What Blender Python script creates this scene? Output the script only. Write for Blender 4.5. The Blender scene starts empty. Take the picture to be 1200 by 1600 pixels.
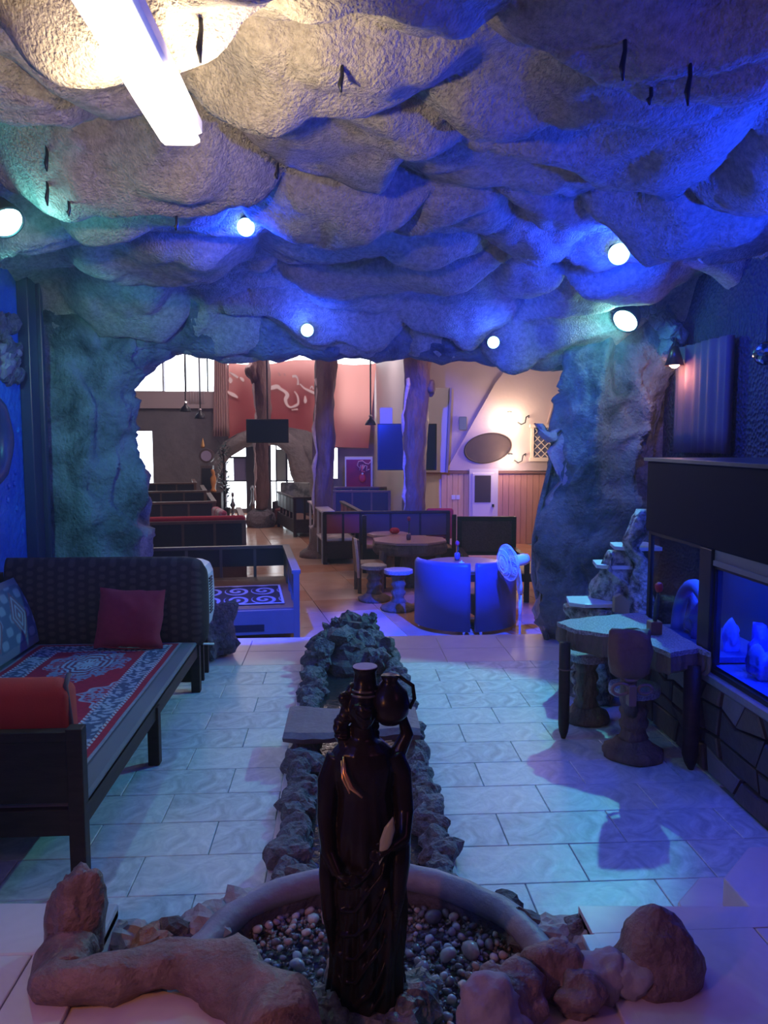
import bpy, bmesh, math, random
import numpy as np
from mathutils import Vector, Matrix
sc = bpy.context.scene
COL = sc.collection
# ---------------------------------------------------------------- camera
H = 2.0; FPX = 1200.0
PIT = math.radians(5.24); YAW = math.atan(69/1200*math.cos(PIT))
cd = bpy.data.cameras.new('camera'); cam = bpy.data.objects.new('camera', cd); COL.objects.link(cam)
cam.location = (0, 0, H); cam.rotation_euler = (math.pi/2-PIT, 0, -YAW)
cd.sensor_fit = 'VERTICAL'; cd.sensor_height = 36; cd.lens = 27; cd.clip_start = .05; cd.clip_end = 200
sc.camera = cam
# ---------------------------------------------------------------- daylight outside, exposure
w = bpy.data.worlds.new('daylight'); sc.world = w; w.use_nodes = True
bg = w.node_tree.nodes['Background']; bg.inputs[0].default_value = (.86, .93, 1, 1); bg.inputs[1].default_value = 7.0
sc.view_settings.view_transform = 'Standard'; sc.view_settings.look = 'None'
sc.view_settings.gamma = 1; sc.view_settings.use_curve_mapping = False; sc.view_settings.exposure = -0.12
sc.cycles.use_denoising = True; sc.cycles.max_bounces = 8; sc.cycles.sample_clamp_indirect = 4
sc.cycles.caustics_reflective = False; sc.cycles.caustics_refractive = False
BLUE = (.006, .040, 1); CYAN = (.13, .70, .74); WHITE = (1, .80, .54); WARM = (1, .55, .28)
def lamp(name, kind, loc, energy, color, radius=.05, target=None, angle=90, blend=.3, size=None):
    l = bpy.data.lights.new(name, kind); l.energy = energy; l.color = color
    if kind == 'AREA':
        l.shape = 'RECTANGLE'; l.size, l.size_y = size
    else: l.shadow_soft_size = radius
    if kind == 'SPOT': l.spot_size = math.radians(angle); l.spot_blend = blend
    o = bpy.data.objects.new(name, l); COL.objects.link(o); o.location = loc
    if target is not None: o.rotation_euler = (Vector(target)-Vector(loc)).to_track_quat('-Z', 'Y').to_euler()
    return o
# unseen lights without fixtures, added behind the camera or outside the frame for tint
lamp('blue_unseen_light', 'SPOT', (2.8, 1.9, 2.6), 110, BLUE, .05, (2.2, 2.4, 3.6), 150, .5)
lamp('blue_unseen_light', 'SPOT', (2.85, 3.5, 2.7), 260, BLUE, .05, (1.9, 3.8, 3.6), 140, .5)  # added to deepen the blue on the right of the ceiling
lamp('blue_unseen_light', 'POINT', (-2.2, .6, 2.8), 26, BLUE, .05)
lamp('teal_fill_light', 'SPOT', (-2.15, 4.4, 3.05), 140, CYAN, .04, (-1.7, 7.2, 2.1), 62, .6)  # fixtureless spot added to put teal light on the left pier
lamp('pink_lamp_light', 'POINT', (1.9, .3, 2.7), 7, (1, .28, .75), .12)
lamp('warm_unseen_light', 'POINT', (-1.9, .5, 2.4), 11, (1, .72, .85), .08)
lamp('orange_unseen_light', 'SPOT', (-1.1, .9, 1.6), 26, (1, .36, .12), .03, (-.25, 2.3, .35), 70, .5)
# unseen fill lights added under the high roof of the hall
for x, y in ((-3.5, 13), (0, 20), (-3, 21)):
    lamp('hall_fill_light', 'POINT', (x, y, 4.9), 120, (1, .80, .80), .3)
lamp('hall_fill_light', 'POINT', (3.2, 12.5, 4.6), 140, (1, .68, .66), .3)
# unseen blue spots added to tint booth front, tub chairs and trunk pillars
lamp('blue_tint_spot', 'SPOT', (-.8, 7.2, 2.8), 1500, BLUE, .04, (-.9, 8.7, -.1), 45, .4)
lamp('blue_tint_spot', 'SPOT', (1.5, 7.1, 2.8), 4200, BLUE, .04, (1.4, 9.0, .1), 44, .4)
lamp('blue_tint_spot', 'SPOT', (.3, 8.3, 3.0), 3000, BLUE, .04, (1.3, 15, 1.6), 34, .6)

# ---------------------------------------------------------------- picture geometry -> world
_F = (math.sin(YAW)*math.cos(PIT), math.cos(YAW)*math.cos(PIT), -math.sin(PIT))
_R = (math.cos(YAW), -math.sin(YAW), 0)
_U = (math.sin(YAW)*math.sin(PIT), math.cos(YAW)*math.sin(PIT), math.cos(PIT))
def ray(px, py): return [_F[i]*FPX+_R[i]*(px-600)-_U[i]*(py-800) for i in range(3)]
def G(px, py, z=0.):
    d = ray(px, py); t = (z-H)/d[2]; return Vector((d[0]*t, d[1]*t, z))
def P(px, py, Y):
    d = ray(px, py); t = Y/d[1]; return Vector((d[0]*t, Y, H+d[2]*t))
def X(px, Y): return P(px, 690, Y).x
def Z(py, Y): return P(560, py, Y).z
# ---------------------------------------------------------------- noise
def hsh(ix, iy, iz, seed):
    ix = ix.astype(np.int64); iy = iy.astype(np.int64); iz = iz.astype(np.int64)
    h = (ix*374761393+iy*668265263+iz*2147483647+seed*1274126177) & 0xffffffff
    h = ((h ^ (h >> 13))*1274126177) & 0xffffffff
    h = ((h ^ (h >> 16))*2246822519) & 0xffffffff
    return ((h ^ (h >> 15)) & 0xffffff)/float(0xffffff)
def vnoise(p, seed=0):
    p = np.asarray(p, float); i = np.floor(p); f = p-i; f = f*f*(3-2*f); r = 0
    for a in (0, 1):
        for b in (0, 1):
            for c in (0, 1):
                wgt = (f[:, 0] if a else 1-f[:, 0])*(f[:, 1] if b else 1-f[:, 1])*(f[:, 2] if c else 1-f[:, 2])
                r = r+wgt*hsh(i[:, 0]+a, i[:, 1]+b, i[:, 2]+c, seed)
    return r*2-1
def fbm(p, octv=4, seed=0, gain=.5):
    r = 0; a = 1; p = np.asarray(p, float)
    for k in range(octv):
        r = r+a*vnoise(p*2**k+k*7.3, seed+k); a *= gain
    return r
def worley(u, v, seed=0):
    iu = np.floor(u); iv = np.floor(v); best = np.full(u.shape, 9.); second = np.full(u.shape, 9.); idv = np.zeros(u.shape)
    z = np.zeros_like(iu)
    for a in (-1, 0, 1):
        for b in (-1, 0, 1):
            cu = iu+a+.15+.7*hsh(iu+a, iv+b, z, seed); cv = iv+b+.15+.7*hsh(iu+a, iv+b, z+5, seed)
            d = np.hypot(u-cu, v-cv); h = hsh(iu+a, iv+b, z+9, seed)
            m = d < best; second = np.where(m, best, np.minimum(second, d)); idv = np.where(m, h, idv); best = np.where(m, d, best)
    return best, second, idv
# ---------------------------------------------------------------- materials
_m = {}
def M(name, col, rough=.6, metal=0., bump=None, var=None, emit=None, spec=.5, coat=0., stretch=None, trans=0., ior=1.45, alpha=1., vcol=False, kind='NOISE'):
    if name in _m: return _m[name]
    m = bpy.data.materials.new(name); m.use_nodes = True; nt = m.node_tree; b = nt.nodes['Principled BSDF']
    b.inputs['Base Color'].default_value = (*col, 1); b.inputs['Roughness'].default_value = rough; b.inputs['Metallic'].default_value = metal
    b.inputs['Specular IOR Level'].default_value = spec; b.inputs['Coat Weight'].default_value = coat
    b.inputs['Transmission Weight'].default_value = trans; b.inputs['IOR'].default_value = ior; b.inputs['Alpha'].default_value = alpha
    tc = nt.nodes.new('ShaderNodeTexCoord'); src = tc.outputs['Object']
    if stretch:
        mp = nt.nodes.new('ShaderNodeMapping'); mp.inputs['Scale'].default_value = stretch; nt.links.new(src, mp.inputs[0]); src = mp.outputs[0]
    if var:
        sca, c2 = var[0], var[1]; contrast = var[2] if len(var) > 2 else .25
        n = nt.nodes.new('ShaderNodeTexNoise'); n.inputs['Scale'].default_value = sca; n.inputs['Detail'].default_value = 6; n.inputs['Roughness'].default_value = .65
        if len(var) > 3: n.inputs['Distortion'].default_value = var[3]
        nt.links.new(src, n.inputs['Vector'])
        r = nt.nodes.new('ShaderNodeValToRGB'); r.color_ramp.elements[0].position = .5-contrast; r.color_ramp.elements[1].position = .5+contrast
        r.color_ramp.elements[0].color = (*col, 1); r.color_ramp.elements[1].color = (*c2, 1)
        nt.links.new(n.outputs['Fac'], r.inputs[0]); nt.links.new(r.outputs[0], b.inputs['Base Color'])
    if vcol:
        a = nt.nodes.new('ShaderNodeVertexColor'); a.layer_name = 'Col'; nt.links.new(a.outputs[0], b.inputs['Base Color'])
    if bump:
        if kind == 'VORONOI':
            n = nt.nodes.new('ShaderNodeTexVoronoi'); n.inputs['Scale'].default_value = bump[0]; out = n.outputs['Distance']
        else:
            n = nt.nodes.new('ShaderNodeTexNoise'); n.inputs['Scale'].default_value = bump[0]; n.inputs['Detail'].default_value = 5; out = n.outputs['Fac']
        nt.links.new(src, n.inputs['Vector'])
        bp = nt.nodes.new('ShaderNodeBump'); bp.inputs['Strength'].default_value = bump[1]; bp.inputs['Distance'].default_value = bump[2] if len(bump) > 2 else .02
        nt.links.new(out, bp.inputs['Height']); nt.links.new(bp.outputs[0], b.inputs['Normal'])
    if emit: b.inputs['Emission Color'].default_value = (*emit[0], 1); b.inputs['Emission Strength'].default_value = emit[1]
    _m[name] = m; return m
cave = M('cave_rock', (.34, .29, .23), .8, bump=(70, 1, .022), var=(26, (.60, .52, .42), .16))
pier = M('pier_rock', (.045, .05, .055), .7, bump=(30, 1, .03), var=(2.2, (.34, .36, .36), .17, .6))
rockd = M('dark_rock', (.06, .05, .055), .7, bump=(30, 1, .02), var=(9, (.17, .14, .15)))
rockp = M('porous_rock', (.10, .085, .10), .75, bump=(45, 1, .03), var=(22, (.28, .24, .27), .2))
rockb = M('brown_rock', (.24, .12, .08), .45, bump=(35, .8, .02), var=(10, (.38, .24, .19)))
cement = M('cement', (.30, .26, .28), .6, bump=(30, .6, .015), var=(8, (.42, .37, .38)))
slate = M('slate_tile', (.36, .42, .45), .42, bump=(9, .5, .01), var=(4.5, (.74, .80, .82), .16, 2.2))
slate2 = M('slate_tile_light', (.44, .50, .52), .40, bump=(9, .5, .01), var=(5.5, (.80, .84, .84), .22, 2.6))
grout = M('grout', (.30, .31, .33), .8)
pinkt = M('pink_marble', (.60, .50, .50), .35, bump=(12, .2, .006), var=(3, (.74, .64, .63), .25, 1.5))
hallt = M('terracotta_tile', (.50, .22, .11), .2, var=(2.4, (.66, .36, .22), .3, .6), bump=(4, .1, .01))
hallt2 = M('pale_terracotta_tile', (.64, .40, .27), .2, var=(2.4, (.74, .52, .38), .3, .6), bump=(4, .1, .01))
dwood = M('dark_wood', (.028, .013, .010), .5, spec=.25, stretch=(1, 1, 6), var=(6, (.055, .030, .024)), bump=(20, .2, .005))
hwood = M('hall_bench_wood', (.13, .075, .055), .4, var=(5, (.20, .12, .09)), bump=(20, .2, .005))
bwood = M('painted_bench_wood', (.15, .13, .14), .4, var=(5, (.19, .16, .17)))
blackv = M('black_vinyl', (.035, .035, .045), .35, bump=(14, .2, .01))
redc = M('red_cloth', (.42, .02, .045), .85, bump=(160, .5, .002), var=(30, (.50, .035, .06)))
redo = M('red_velvet', (.62, .05, .03), .8, bump=(120, .5, .002))
bark = M('bark', (.10, .055, .04), .7, stretch=(1, 1, .25), bump=(28, 1, .03), var=(10, (.26, .16, .12)))
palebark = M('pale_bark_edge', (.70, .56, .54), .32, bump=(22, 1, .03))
terrazzo = M('terrazzo', (.12, .10, .11), .45, bump=(120, .6, .004), var=(85, (.52, .46, .50), .16))
logend = M('carved_brown_wood', (.17, .08, .05), .5, bump=(24, .6, .01), var=(12, (.28, .14, .09)))
white = M('white_plastic', (.72, .74, .76), .3)
black = M('black_metal', (.015, .015, .018), .35)
bronze = M('black_bronze', (.008, .005, .004), .26, metal=.0, coat=.0, spec=.28, bump=(30, .25, .005), var=(6, (.022, .012, .007)))
gold = M('worn_gold', (.75, .42, .16), .3, metal=.8)
glass = M('tank_glass', (.55, .75, .8), .05, trans=1., ior=1.1)
redban = M('red_banner_cloth', (.62, .12, .12), .55, bump=(60, .2, .003))
# ---------------------------------------------------------------- object helpers
def link(o, parent=None):
    COL.objects.link(o)
    if parent is not None: o.parent = parent
    return o
def tag(o, label=None, cat=None, group=None, kind=None):
    if label: o['label'] = label
    if cat: o['category'] = cat
    if group: o['group'] = group
    if kind: o['kind'] = kind
    return o
def thing(name, label, cat, loc=(0, 0, 0), rz=0., group=None):
    o = bpy.data.objects.new(name, None); link(o); o.location = loc; o.rotation_euler = (0, 0, rz); o.empty_display_size = .1
    return tag(o, label, cat, group)
def copy_tree(o, parent=None, loc=None, rz=None, label=None):
    c = o.copy(); COL.objects.link(c)
    if parent is not None: c.parent = parent
    if loc is not None: c.location = loc
    if rz is not None: c.rotation_euler = (0, 0, rz)
    if label: c['label'] = label
    for ch in list(o.children): copy_tree(ch, c)
    return c
class MB:
    def __init__(s): s.v = []; s.f = []; s.c = None
    def add(s, vs, fs, mx=None):
        n = len(s.v)
        for p in vs:
            p = Vector(p)
            s.v.append(tuple(mx @ p) if mx is not None else tuple(p))
        s.f += [tuple(i+n for i in q) for q in fs]; return s
    def box(s, x0, x1, y0, y1, z0, z1, mx=None, b=0.):
        if b > 0 and min(x1-x0, y1-y0, z1-z0) > 2.2*b:
            vs = []
            for (z, k) in ((z0, b), (z0+b, 0), (z1-b, 0), (z1, b)):
                if k: vs += [(x0+b, y0+b, z), (x1-b, y0+b, z), (x1-b, y1-b, z), (x0+b, y1-b, z)]
                else: vs += [(x0, y0, z), (x1, y0, z), (x1, y1, z), (x0, y1, z)]
            fs = [(3, 2, 1, 0), (12, 13, 14, 15)]
            for r in range(3):
                for i in range(4): a = r*4+i; c = r*4+(i+1) % 4; fs.append((a, c, c+4, a+4))
            return s.add(vs, fs, mx)
        vs = [(x, y, z) for z in (z0, z1) for x, y in ((x0, y0), (x1, y0), (x1, y1), (x0, y1))]
        return s.add(vs, [(3, 2, 1, 0), (4, 5, 6, 7), (0, 1, 5, 4), (1, 2, 6, 5), (2, 3, 7, 6), (3, 0, 4, 7)], mx)
    def bar(s, a, b, w_, h_=None):
        a = Vector(a); b = Vector(b); d = b-a; L = d.length; h_ = h_ or w_
        q = d.to_track_quat('Z', 'Y').to_matrix().to_4x4(); q.translation = a
        return s.box(-w_/2, w_/2, -h_/2, h_/2, 0, L, q)
    def loft(s, rings, caps=True):
        n = len(rings[0]); vs = [p for r in rings for p in r]; fs = []
        for k in range(len(rings)-1):
            for i in range(n):
                a = k*n+i; b = k*n+(i+1) % n; fs.append((a, b, b+n, a+n))
        if caps: fs.append(tuple(range(n-1, -1, -1))); fs.append(tuple((len(rings)-1)*n+i for i in range(n)))
        return s.add(vs, fs)
    def tube(s, pts, rad, n=10, sq=1.):
        pts = [Vector(p) for p in pts]; rings = []
        if not isinstance(rad, (list, tuple)): rad = [rad]*len(pts)
        nx = None
        for i, p in enumerate(pts):
            d = (pts[min(i+1, len(pts)-1)]-pts[max(i-1, 0)]).normalized()
            if nx is None:
                nx = d.orthogonal().normalized() if abs(d.z) > .9 else d.cross(Vector((0, 0, 1))).normalized()
            nx = (nx-d*nx.dot(d)).normalized(); ny = d.cross(nx)
            rings.append([p+nx*math.cos(2*math.pi*k/n)*rad[i]+ny*math.sin(2*math.pi*k/n)*rad[i]*sq for k in range(n)])
        return s.loft(rings)
    def lathe(s, prof, n=20, c=(0, 0, 0), sy=1.):
        return s.loft([[(c[0]+r*math.cos(2*math.pi*k/n), c[1]+r*sy*math.sin(2*math.pi*k/n), c[2]+z) for k in range(n)] for r, z in prof])
    def prism(s, poly, z0, z1, mx=None):
        n = len(poly); vs = [(x, y, z0) for x, y in poly]+[(x, y, z1) for x, y in poly]
        return s.add(vs, [tuple(range(n-1, -1, -1)), tuple(range(n, 2*n))]+[(i, (i+1) % n, n+(i+1) % n, n+i) for i in range(n)], mx)
    def noise(s, amp, freq, seed=0, octv=3, stretch=(1, 1, 1), frm=0, horiz=False):
        v = np.array(s.v); q = v[frm:]*freq*np.array(stretch)
        for ax in range(3):
            if horiz and ax == 2: continue
            v[frm:, ax] += amp*fbm(q+ax*31.7, octv, seed+ax*11)
        s.v = [tuple(p) for p in v]; return s
    def mesh(s, name, m, smooth=False):
        me = bpy.data.meshes.new(name); me.from_pydata(s.v, [], s.f); me.update()
        if m is not None: me.materials.append(m)
        if smooth: me.polygons.foreach_set('use_smooth', [True]*len(me.polygons))
        if s.c is not None:
            a = me.color_attributes.new('Col', 'FLOAT_COLOR', 'POINT')
            cc = np.ones((len(s.v), 4), np.float32); cc[:, :3] = s.c; a.data.foreach_set('color', cc.ravel())
        return me
    def build(s, name, m, parent=None, smooth=False, bevel=0., loc=None, rz=None):
        o = bpy.data.objects.new(name, s.mesh(name, m, smooth)); link(o, parent)
        if bevel: md = o.modifiers.new('bevel', 'BEVEL'); md.width = bevel; md.segments = 2; md.limit_method = 'ANGLE'
        if loc is not None: o.location = loc
        if rz is not None: o.rotation_euler = (0, 0, rz)
        return o
def ico(sub=2):
    bm = bmesh.new(); bmesh.ops.create_icosphere(bm, subdivisions=sub, radius=1.)
    v = np.array([tuple(p.co) for p in bm.verts]); f = [tuple(p.index for p in q.verts) for q in bm.faces]; bm.free(); return v, f
ICO = {k: ico(k) for k in (1, 2, 3, 4)}
def blob(size=(1, 1, 1), amp=.2, freq=1.3, seed=0, sub=3, flat=None, octv=3):
    v, f = ICO[sub]; v = v.copy(); d = 1+amp*fbm(v*freq+seed*3.1, octv, seed); v = v*d[:, None]
    if flat is not None: v[:, 2] = np.maximum(v[:, 2], flat)
    v = v*np.array(size); mb = MB(); mb.v = [tuple(p) for p in v]; mb.f = list(f); return mb
def wall_holes(mb, x0, x1, z0, z1, holes, y0, y1):
    xs = sorted({x0, x1, *[h[0] for h in holes], *[h[1] for h in holes]}); zs = sorted({z0, z1, *[h[2] for h in holes], *[h[3] for h in holes]})
    for a, b in zip(xs, xs[1:]):
        for c, d in zip(zs, zs[1:]):
            mx_, mz_ = (a+b)/2, (c+d)/2
            if any(h[0] < mx_ < h[1] and h[2] < mz_ < h[3] for h in holes): continue
            mb.box(a, b, y0, y1, c, d)
    return mb
def S(o): o['kind'] = 'structure'; return o
# ================================================================ the setting: cave room
rnd = random.Random(7)
def tiles(parent, x0, x1, y0, y1, tw, td, mats, ztop=0., stag=True, gap=.004, th=.02, skip=None, name='floor_tile', rz=0., tilt=.0008):
    cache = {}; j = 0; y = y0; k = 0
    while y < y1-.03:
        ye = min(y+td, y1); x = x0-(tw*.5 if (stag and j % 2) else 0)
        while x < x1-.03:
            a = max(x, x0); b = min(x+tw, x1)
            if b-a > .04 and not (skip and skip((a+b)/2, (y+ye)/2)):
                mi = rnd.randrange(len(mats)); key = (round(b-a, 3), round(ye-y, 3), mi)
                if key not in cache:
                    cache[key] = MB().box(-(b-a)/2+gap/2, (b-a)/2-gap/2, -(ye-y)/2+gap/2, (ye-y)/2-gap/2, -th, 0, b=.003).mesh(name, mats[mi])
                o = bpy.data.objects.new(name, cache[key]); link(o, parent)
                o.location = ((a+b)/2, (y+ye)/2, ztop+rnd.uniform(-.0006, .0006)); o.rotation_euler = (rnd.uniform(-tilt, tilt), rnd.uniform(-tilt, tilt), 0); k += 1
            x += tw
        y += td; j += 1
    return k
YE = 7.72
fl = S(MB().box(-2.85, 3.3, 2.3, YE, -.16, -.012).build('floor', grout))
tiles(fl, -2.75, -.345, 2.62, 6.8, .60, .33, [slate, slate2])
tiles(fl, .53, 2.2, 2.62, 6.8, .60, .33, [slate, slate2])
tiles(fl, 2.2, 3.2, 4.2, 6.8, .60, .33, [slate])
tiles(fl, -2.75, 3.2, 6.8, YE, .62, .46, [pinkt], stag=False)
S(MB().box(-2.85, 3.3, YE-.06, YE+.06, -.34, -.002).build('trim_1', pinkt, bevel=.01))
# raised floor the photograph is taken from
pl = S(MB().prism([(-2.85, -2), (3.3, -2), (3.3, 2.38), (.84, 2.54), (.84, 2.22), (.5, 2.12), (.42, 2.03), (-.28, 2.04), (-.42, 2.18), (-.80, 2.33), (-.80, 2.65), (-2.85, 2.79)], -.1, .335).build('floor_platform', pinkt))
def skp(x, y): return (-.8 < x < 1.0 and y > 1.9) or y > 2.40-(x-1.5)*.066 or y < .7
tiles(pl, -2.8, 3.2, 1.2, 2.40, .6, .6, [pinkt], ztop=.352, stag=False, skip=lambda x, y: -1.0 < x < 1.1 and y > 1.79)
for (a, b) in ((-1.0, -.80), (.84, 1.4)): S(MB().box(a+.003, b-.003, 1.80, 2.402, .33, .352, b=.003).build('floor_strip', pinkt))
for (a, b) in ((-2.8, -.80), (.84, 3.2)):
    e = MB().prism([(a, 2.40), (b, 2.40), (b, 2.694-(b+1.2)*.066), (a, 2.69-(a+1.2)*.066)], .30, .352); S(e.build('trim_2', pinkt, bevel=.01))

# ceiling: hand-sculpted cave vault of overlapping folds
def cz(x, y):
    x = np.asarray(x, float); y = np.asarray(y, float); o = np.stack([x, y, x*0], 1)
    wx = x+.35*fbm(o*.9+3, 3, 5); wy = y+.28*fbm(o*1.1+9, 3, 8)
    f1, f2, i1 = worley(wx/1.15+.3, wy/.62+.1, 3); g1, g2, i2 = worley(wx/.52, wy/.30, 12)
    sm = lambda t: t*t*(3-2*t)
    r1 = np.sqrt(np.clip(f2-f1, 0, 1)); r2 = np.sqrt(np.clip(g2-g1, 0, 1))
    z = 3.62-.20*sm(np.clip(r1*1.25, 0, 1))*(.5+i1)-.05*sm(np.clip(r2, 0, 1))*(.4+i2)-.09*i1
    saw = (wy*1.35+.35*fbm(o*.7, 2, 44)) % 1.; z = z-.11*saw*saw*(1-np.clip((saw-.9)*10, 0, 1))
    z = z+.09*fbm(o*.55, 3, 20)+.035*fbm(o*3.5, 4, 30)
    e = np.clip((y-6.5)/1.0, 0, 1); z = z-.46*e*e
    return z
nx_, ny_ = 190, 270
gx, gy = np.meshgrid(np.linspace(-2.95, 3.5, nx_), np.linspace(-1.6, 7.9, ny_)); gx = gx.ravel(); gy = gy.ravel(); gz = cz(gx, gy)
cm = MB(); cm.v = list(zip(gx.tolist(), gy.tolist(), gz.tolist()))
cm.f = [(j*nx_+i, (j+1)*nx_+i, (j+1)*nx_+i+1, j*nx_+i+1) for j in range(ny_-1) for i in range(nx_-1)]
S(cm.build('ceiling', cave, smooth=True))
S(MB().box(-3.2, 3.8, -2.2, 8.2, 3.95, 4.1).build('ceiling_slab', cave))
def hitceil(px, py, below=0.):
    d = Vector(ray(px, py)).normalized()
    for k in range(100, 900):
        p = Vector((0, 0, H))+d*(k*.01)
        if p.z > cz([p.x], [p.y])[0]-below: return p
    return p

# rock face with the wide cave mouth: two piers and the header between them
def pier_rows(mb, rows, Y, dep, seed, n=110, cols=60):
    rows = sorted(rows); zs = [Z(r[0], Y) for r in rows]; xl = [X(r[1], Y) for r in rows]; xr = [X(r[2], Y) for r in rows]
    zs, xl, xr = zs[::-1], xl[::-1], xr[::-1]
    zz = np.linspace(zs[0], zs[-1], cols*2); rings = []
    for z in zz:
        a = np.interp(z, zs, xl); b = np.interp(z, zs, xr); c = (a+b)/2; h = (b-a)/2; ring = []
        for k in range(n):
            t = 2*math.pi*k/n; q = 2/3.2
            cx = math.copysign(abs(math.cos(t))**q, math.cos(t)); cy = math.copysign(abs(math.sin(t))**q, math.sin(t))
            ring.append((c+h*cx, Y+dep/2+dep/2*cy, z))
        rings.append(ring)
    f0 = len(mb.v); mb.loft(rings)
    v = np.array(mb.v[f0:]); c = v[:, :2]-np.array([np.mean(v[:, 0]), Y+dep/2]); c /= np.linalg.norm(c, axis=1)[:, None]
    q = v*np.array([2.2, 2.2, .8]); warp = fbm(v*1.3, 3, seed+4)
    rid = 1-np.abs(fbm(q+warp[:, None]*.6, 3, seed)); f1, f2, i1 = worley(v[:, 0]*2+warp*.5, v[:, 2]*1.3+warp*.7, seed)
    fold = 1-np.abs(fbm(v*np.array([2.6, 2.6, .45])+warp[:, None]*.35, 2, seed+30)); d = -.05+.11*(rid-.6)+.13*(i1-.5)*np.clip((f2-f1)*7, 0, 1)+.12*(fold**3-.5)+.03*fbm(v*7, 4, seed+9)
    v[:, :2] += c*d[:, None]; mb.v[f0:] = [tuple(p) for p in v]
face = MB()
LP = [(360, -60, 262), (470, -60, 262), (548, -60, 262), (575, -60, 240), (610, -60, 206), (690, -60, 205), (715, -60, 214), (745, -60, 230), (780, -60, 232), (830, -60, 218), (880, -60, 212), (1010, -60, 205)]
RP = [(360, 888, 1100), (480, 888, 1090), (568, 890, 1068), (640, 888, 1060), (690, 884, 1052), (740, 876, 1048), (790, 868, 1042), (830, 862, 1040), (900, 856, 1040), (960, 862, 1060), (1004, 870, 1080)]
pier_rows(face, LP, 7.3, .62, 2); pier_rows(face, RP, 7.25, .6, 6)
# header
f0 = len(face.v); rings = []
for i in range(90):
    px = -60+(1160)*i/89; x = X(px, 7.5)
    zb = np.interp(px, [200, 250, 345, 500, 650, 870, 900], [Z(545, 7.5), Z(549, 7.5), Z(555, 7.5), Z(555, 7.5), Z(557, 7.5), Z(566, 7.5), Z(575, 7.5)])
    zb -= .02*math.sin(i*.9)+.012*math.sin(i*2.3)
    rings.append([(x, y, z) for y, z in ((7.48, zb+.03), (7.42, zb+.12), (7.38, zb+.25), (7.34, zb+.4), (7.28, zb+.52), (7.15, zb+.66), (7.0, zb+.85), (7.9, zb+.95), (7.95, zb+.5), (7.92, zb+.1), (7.86, zb), (7.6, zb-.02))])
face.loft(rings)
v = np.array(face.v[f0:]); n1 = fbm(v*np.array([1.6, 2, 2.4]), 4, 61); f1, f2, i1 = worley(v[:, 0]*1.8+n1*.4, v[:, 2]*2.6+n1*.3, 66)
v[:, 1] -= .09*n1+.10*(i1-.4)*np.clip((f2-f1)*4, 0, 1)+.02*fbm(v*10, 3, 70)
v[:, 2] += .012*fbm(v*5, 2, 71)
face.v[f0:] = [tuple(p) for p in v]
S(face.build('wall_front', pier, smooth=True))
# outer skins so that no daylight leaks round the rock
S(MB().box(-8, -2.3, 7.65, 7.8, -.4, 5.6).box(2.75, 8, 7.6, 7.75, -.4, 5.6).box(-8, 8, 7.78, 7.9, 3.25, 5.6).box(-8, 8, YE+.06, YE+.1, -.5, -.3).build('wall_front_core', pier))
# bark-like crumpled strip on the right jamb, hall light put into its pale colour
st = MB(); st.tube([P(px, py, 7.52) for px, py in ((872, 672), (878, 690), (884, 710), (878, 745), (868, 780), (870, 815), (860, 850), (856, 900), (850, 960), (856, 1000))], [.03, .09, .12, .10, .11, .08, .08, .06, .05, .03], 24).noise(.12, 7, 3, 6)
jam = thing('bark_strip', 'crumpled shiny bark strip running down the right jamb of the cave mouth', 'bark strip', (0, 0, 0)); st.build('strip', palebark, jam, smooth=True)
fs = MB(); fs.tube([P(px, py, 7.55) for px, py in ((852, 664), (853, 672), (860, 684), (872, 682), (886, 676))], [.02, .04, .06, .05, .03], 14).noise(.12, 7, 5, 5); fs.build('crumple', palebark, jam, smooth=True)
sk = MB(); sk.loft([[(P(x, y, 7.55).x, 7.55-.04*math.sin(k*1.1), P(x, y, 7.55).z) for k, x in enumerate(np.linspace(a, b, 12))]+[(P(x, y, 7.75).x, 7.75, P(x, y, 7.75).z) for x in np.linspace(b, a, 12)] for y, a, b in ((700, 862, 880), (745, 852, 878), (790, 840, 872), (840, 832, 868), (900, 832, 866), (960, 842, 870), (1000, 850, 880))])
sk.noise(.02, 3, 8); sk.build('flare', pier, jam, smooth=True)

# side walls
bluew = M('blue_plaster', (.03, .15, .55), .45, bump=(14, .9, .03), var=(3.5, (.07, .28, .75)))
wl = S(MB().box(-2.95, -2.8, -2.1, 7.5, -.2, 4.).build('wall_left', bluew))
S(MB().box(3.25, 3.4, -2.1, 7.7, -.2, 4.).build('wall_right', M('dark_pebble_wall', (.05, .045, .06), .7, bump=(30, 1, .03), var=(25, (.12, .10, .13)), kind='VORONOI')))
S(MB().box(-2.95, 3.4, -2.15, -2.0, -.2, 4.).build('wall_back', cave))
S(MB().box(-2.80, -2.70, 6.98, 7.16, 0, 3.5).box(-2.80, -2.66, 7.16, 7.22, 0, 3.5).build('trim_3', M('post_paint', (.06, .05, .10), .3), bevel=.01))
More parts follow.
